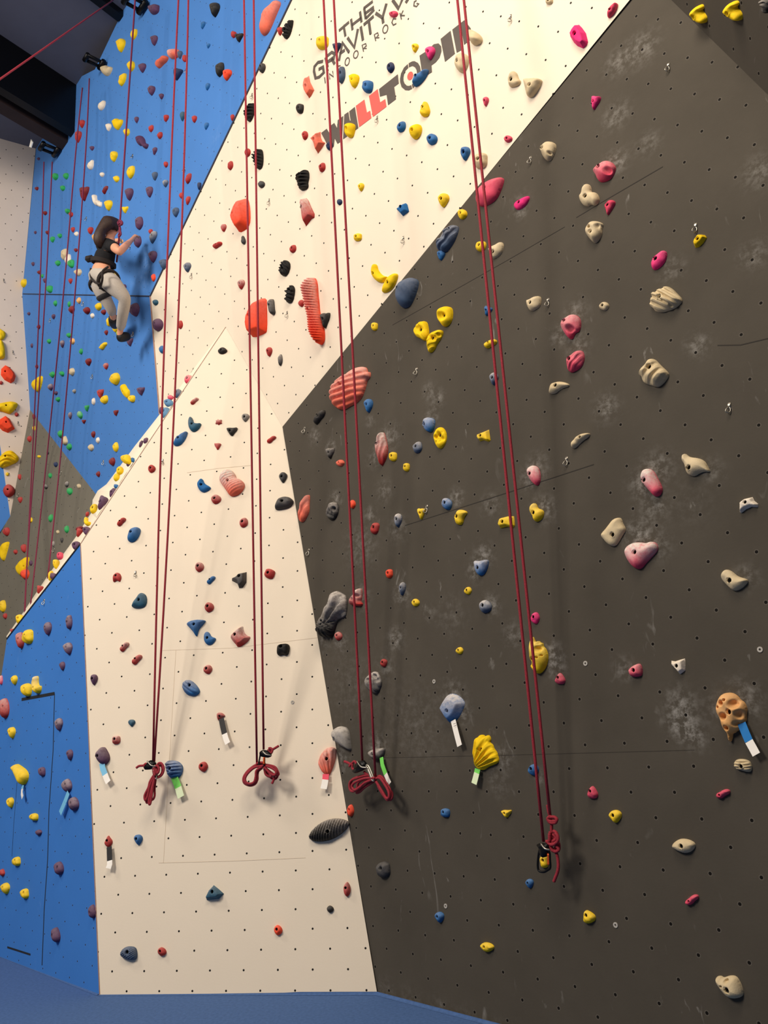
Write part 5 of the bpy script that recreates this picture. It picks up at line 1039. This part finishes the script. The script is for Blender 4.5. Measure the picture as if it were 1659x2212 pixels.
# ------------------------------------------------------------------ the climber
Jt = lambda x, y, off, pl='E': P(pl, x, y, off)
SKIN = mat('skin', (222, 158, 126), rough=.6); HAIRM = mat('brown_hair', (52, 34, 26), rough=.6, noise=.35, nscale=60); SHIRT = mat('black_shirt', (16, 16, 20), rough=.9, noise=.3, nscale=40)
LEGG = mat('light_grey_leggings', (178, 170, 160), rough=.9, noise=.05, nscale=90); LEGD = mat('dark_legging_panel', (44, 42, 44), rough=.9); STRAP = mat('harness_webbing', (34, 26, 24), rough=.8); SHOE = mat('shoe_black', (24, 24, 26), rough=.6); SHOEG = mat('shoe_lime', (150, 176, 70), rough=.6); BAG = mat('harness_tan_webbing', (150, 136, 118), rough=.9)
def skin_mesh(name, M, verts, edges, rad, root=0, sub=2, parent=None):
    me = bpy.data.meshes.new(name); me.from_pydata([tuple(v) for v in verts], edges, []); o = bpy.data.objects.new(name, me); COL.objects.link(o)
    me.skin_vertices.new() if hasattr(me, 'skin_vertices') and len(me.skin_vertices) == 0 and hasattr(me.skin_vertices, 'new') else None
    sk = o.modifiers.new('skin', 'SKIN'); sk.use_smooth_shade = True; sk.branch_smoothing = .6
    sv = me.skin_vertices[0].data
    for i, r in enumerate(rad): sv[i].radius = (r, r) if not isinstance(r, tuple) else r; sv[i].use_root = (i == root)
    ss = o.modifiers.new('sub', 'SUBSURF'); ss.levels = sub; ss.render_levels = sub
    dg = bpy.context.evaluated_depsgraph_get(); ev = o.evaluated_get(dg); m2 = bpy.data.meshes.new_from_object(ev); m2.name = name
    bpy.data.objects.remove(o); bpy.data.meshes.remove(me)
    m2.materials.clear(); m2.materials.append(M); m2.polygons.foreach_set('use_smooth', [True] * len(m2.polygons))
    o = bpy.data.objects.new(name, m2); COL.objects.link(o)
    if parent: o.parent = parent
    return o
J = dict(pel=Jt(219, 590, .36), wst=Jt(223, 570, .35), chs=Jt(229, 546, .35), nb=Jt(234, 524, .34), nt=Jt(237, 511, .33), hd=Jt(239, 499, .33), ht=Jt(238, 480, .33),
         rs=Jt(246, 533, .33), re=Jt(258, 545, .34), rm=Jt(272, 530, .26), rw=Jt(284, 519, .18), rh=Jt(290, 512, .13),
         ls=Jt(219, 531, .26), le=Jt(228, 528, .14), lw=Jt(246, 520, .10), lh=Jt(255, 519, .09),
         rhip=Jt(226, 597, .38), rth=Jt(245, 617, .36), rk=Jt(271, 645, .27), rc=Jt(266, 672, .27, 'E2'), ra=Jt(260, 712, .22, 'E2'), rhl=Jt(258, 729, .22, 'E2'), rt=Jt(280, 726, .13, 'E2'),
         lhip=Jt(208, 600, .34), lth=Jt(216, 624, .33), lk=Jt(229, 648, .27), lc=Jt(241, 668, .24, 'E2'), la=Jt(245, 686, .20, 'E2'), lt=Jt(248, 705, .10, 'E2'))
names = list(J); idx = {k: i for i, k in enumerate(names)}
R_ = dict(pel=.085, wst=.072, chs=.080, nb=.055, nt=.036, hd=.075, ht=.070, rs=.042, re=.034, rm=.030, rw=.019, rh=.022, ls=.040, le=.032, lw=.018, lh=.02,
          rhip=.075, rth=.068, rk=.045, rc=.044, ra=.026, rhl=.026, rt=.018, lhip=.075, lth=.064, lk=.044, lc=.040, la=.026, lt=.020)
ED = [('pel', 'wst'), ('wst', 'chs'), ('chs', 'nb'), ('nb', 'nt'), ('nt', 'hd'), ('hd', 'ht'), ('nb', 'rs'), ('rs', 're'), ('re', 'rm'), ('rm', 'rw'), ('rw', 'rh'), ('nb', 'ls'), ('ls', 'le'), ('le', 'lw'), ('lw', 'lh'),
      ('pel', 'rhip'), ('rhip', 'rth'), ('rth', 'rk'), ('rk', 'rc'), ('rc', 'ra'), ('ra', 'rhl'), ('rhl', 'rt'), ('pel', 'lhip'), ('lhip', 'lth'), ('lth', 'lk'), ('lk', 'lc'), ('lc', 'la'), ('la', 'lt')]
V = [J[k] for k in names]; E_ = [(idx[a], idx[b]) for a, b in ED]; RR = [R_[k] for k in names]
# fingers: each its own chain from the palm, closing over the hold; nose and ears on the head
def chain(base_i, pts, rads):
    p = base_i
    for q, r in zip(pts, rads): V.append(q); RR.append(r); E_.append((p, len(V) - 1)); p = len(V) - 1
for k, (dx, dy) in enumerate(((-2.5, -4.2), (0, -5), (2.4, -4.6), (4.4, -3))):
    x, y = 290 + dx * .5, 512 + dy * .5
    chain(idx['rh'], [Jt(x + 2.2, y - 1.5, .125), Jt(x + 4.8 + k * .4, y - 1.0 + k * .5, .105), Jt(x + 6 + k * .6, y + 2 + k * .6, .085)], [.0095, .008, .007])
chain(idx['rh'], [Jt(288, 516, .11), Jt(290.5, 520, .085)], [.010, .008])
for k, (dx, dy) in enumerate(((1, -3.5), (3.2, -3), (4.6, -1.4), (4.8, 1))):
    chain(idx['lh'], [Jt(255 + dx * .6, 519 + dy * .6, .085), Jt(256.5 + dx, 519 + dy, .065), Jt(257.5 + dx, 521 + dy, .045)], [.0095, .008, .007])
chain(idx['lh'], [Jt(254, 523, .075), Jt(257, 525, .05)], [.010, .008])
NE0 = PL['E'][0]; hc = (J['hd'] + J['ht']) / 2; upv = np.array([0, 0, 1.])
vw = CAM - hc; vw[2] = 0; vw = nz(vw); NE = nz(vw + .35 * NE0 * 0 + np.array([.10, 0, 0])); side = nz(np.cross([0, 0, 1.], NE))   # the back of the head faces the viewer
chain(idx['hd'], [hc - NE * .088 + upv * -.005], [.014])
for s in (-1, 1): chain(idx['hd'], [hc + side * s * .078 - upv * .01], [.014])
person = empty('person', tuple(J['pel'] - np.array([0, 0, .05]))); tag(person, 'climber with brown ponytail, black top and grey leggings on blue wall', 'person')
body = skin_mesh('body', SKIN, V, E_, RR, 0, 2); kids = [body]
def sub(name, M, keys, edges, grow, sub_=2, extra=None, label=None):
    vs = [J[k] if isinstance(k, str) else k for k in keys]; rd = [(R_[k] if isinstance(k, str) else .03) + grow for k in keys]
    if extra: rd = extra
    o = skin_mesh(name, M, vs, edges, rd, 0, sub_); kids.append(o)
    if label: o['label'] = label
    return o
mid = lambda a, b, t=.5: J[a] + (J[b] - J[a]) * t
sub('shirt', SHIRT, [mid('wst', 'pel', .05), 'wst', 'chs', 'nb', 'rs', 'ls', mid('rs', 're', .28), mid('ls', 'le', .5), mid('nb', 'nt', .4)], [(0, 1), (1, 2), (2, 3), (3, 4), (3, 5), (4, 6), (5, 7), (3, 8)], 0, 2, [.094, .092, .100, .070, .058, .056, .050, .048, .048])
sub('leggings', LEGG, ['pel', 'rhip', 'rth', 'rk', 'rc', mid('rc', 'ra', .97), 'lhip', 'lth', 'lk', 'lc', mid('lc', 'la', .8), mid('pel', 'wst', .25)], [(0, 1), (1, 2), (2, 3), (3, 4), (4, 5), (0, 6), (6, 7), (7, 8), (8, 9), (9, 10), (0, 11)], 0, 2, [.100, .092, .080, .054, .050, .040, .092, .076, .053, .046, .038, .088])
sub('knee_panel', LEGD, [mid('lth', 'lk', .35), mid('lth', 'lk', .75), 'lk'], [(0, 1), (1, 2)], 0, 2, [.076, .070, .057], 'dark panel on the left legging')
sub('knee_panel', LEGD, [mid('rk', 'rc', .15) - NE * .035, mid('rk', 'rc', .5) - NE * .03], [(0, 1)], 0, 2, [.036, .036], 'dark panel behind the right knee')
sub('shoe', SHOE, [J['rhl'] + (J['rhl'] - J['rt']) * .30, mid('rhl', 'rt', .45), J['rt'] + (J['rt'] - J['rhl']) * .12], [(0, 1), (1, 2)], 0, 2, [.044, .046, .036])
so = skin_mesh('stripe', SHOEG, [J['rhl'] + upv * .026 + NE0 * .030, mid('rhl', 'rt', .6) + upv * .026 + NE0 * .026], [(0, 1)], [.026, .022], 0, 1); so['label'] = 'lime green stripe on the shoe'; kids.append(so)
sub('shoe', SHOE, ['la', mid('la', 'lt', .5), 'lt'], [(0, 1), (1, 2)], 0, 2, [.048, .052, .034])
# hair: skull cap, gathered ponytail
hair_v = [hc + upv * .008 + NE * .012, hc + upv * .052 - NE * .012, hc + NE * .050 - side * .02, Jt(218, 497, .42), Jt(214, 512, .43), Jt(215, 526, .42), Jt(218, 538, .40), hc + side * .035 + NE * .0 - upv * .01, hc + side * .012 + NE * .035 - upv * .045]
kids.append(skin_mesh('hair', HAIRM, hair_v, [(0, 1), (0, 2), (2, 3), (3, 4), (4, 5), (5, 6), (0, 7), (0, 8)], [.116, .090, .086, .042, .054, .048, .016, .100, .084], 0, 2))
def ring(c, ax, r, t=.008, n=24, sq=1.0):
    ax = nz(ax); a = nz(np.cross(ax, [.3, .2, 1])); b = np.cross(ax, a); return [c + (a * math.cos(q) + b * math.sin(q)) * r for q in np.linspace(0, 2 * math.pi, n + 1)[:-1]]
bm = bmesh.new()
for dz in (-.008, .004, .016): tube(bm, ring(mid('wst', 'chs', .05) + upv * dz, J['chs'] - J['pel'], .097), .009, 8, closed=True)
kids.append(link('harness_belt', bm, STRAP))
for a, b, t in (('rhip', 'rth', .45), ('lhip', 'lth', .60)):
    bm = bmesh.new()
    for dt in (-.03, .06): tube(bm, ring(mid(a, b, t + dt), J[b] - J[a], .088 if a == 'rhip' else .076), .009, 8, closed=True)
    kids.append(link('leg_loop', bm, STRAP))
bm = bmesh.new()
tube(bm, spline([Jt(234, 576, .45), Jt(222, 586, .475), Jt(221, 604, .475), Jt(216, 623, .44)], 5), .010, 6); tube(bm, spline([Jt(196, 580, .43), Jt(196, 598, .45), Jt(205, 610, .47), Jt(216, 613, .475)], 5), .008, 6)
kids.append(link('rear_strap', bm, STRAP))
bm = bmesh.new(); bmesh.ops.create_cube(bm, size=1, matrix=Matrix.Translation(Jt(194, 559, .40)) @ Matrix.Diagonal((.07, .05, .045, 1))); bmesh.ops.bevel(bm, geom=bm.edges[:], offset=.008, segments=2, affect='EDGES'); kids.append(link('buckle', bm, STRAP))
for s in (-1, 1):
    bm = bmesh.new(); bmesh.ops.create_uvsphere(bm, u_segments=10, v_segments=8, radius=.011, matrix=Matrix.Translation(hc - NE * .074 + side * s * .028 + upv * .012)); kids.append(link('eye', bm, mat('eye_dark', (30, 22, 20)) if s < 0 else bpy.data.materials['eye_dark']))
bm = bmesh.new(); tube(bm, [hc - NE * .073 - upv * .034 - side * .018, hc - NE * .078 - upv * .036, hc - NE * .073 - upv * .034 + side * .018], .005, 6); kids.append(link('mouth', bm, mat('lips', (170, 90, 80))))
adopt(person, *kids)
for c in list(kids):
    pass
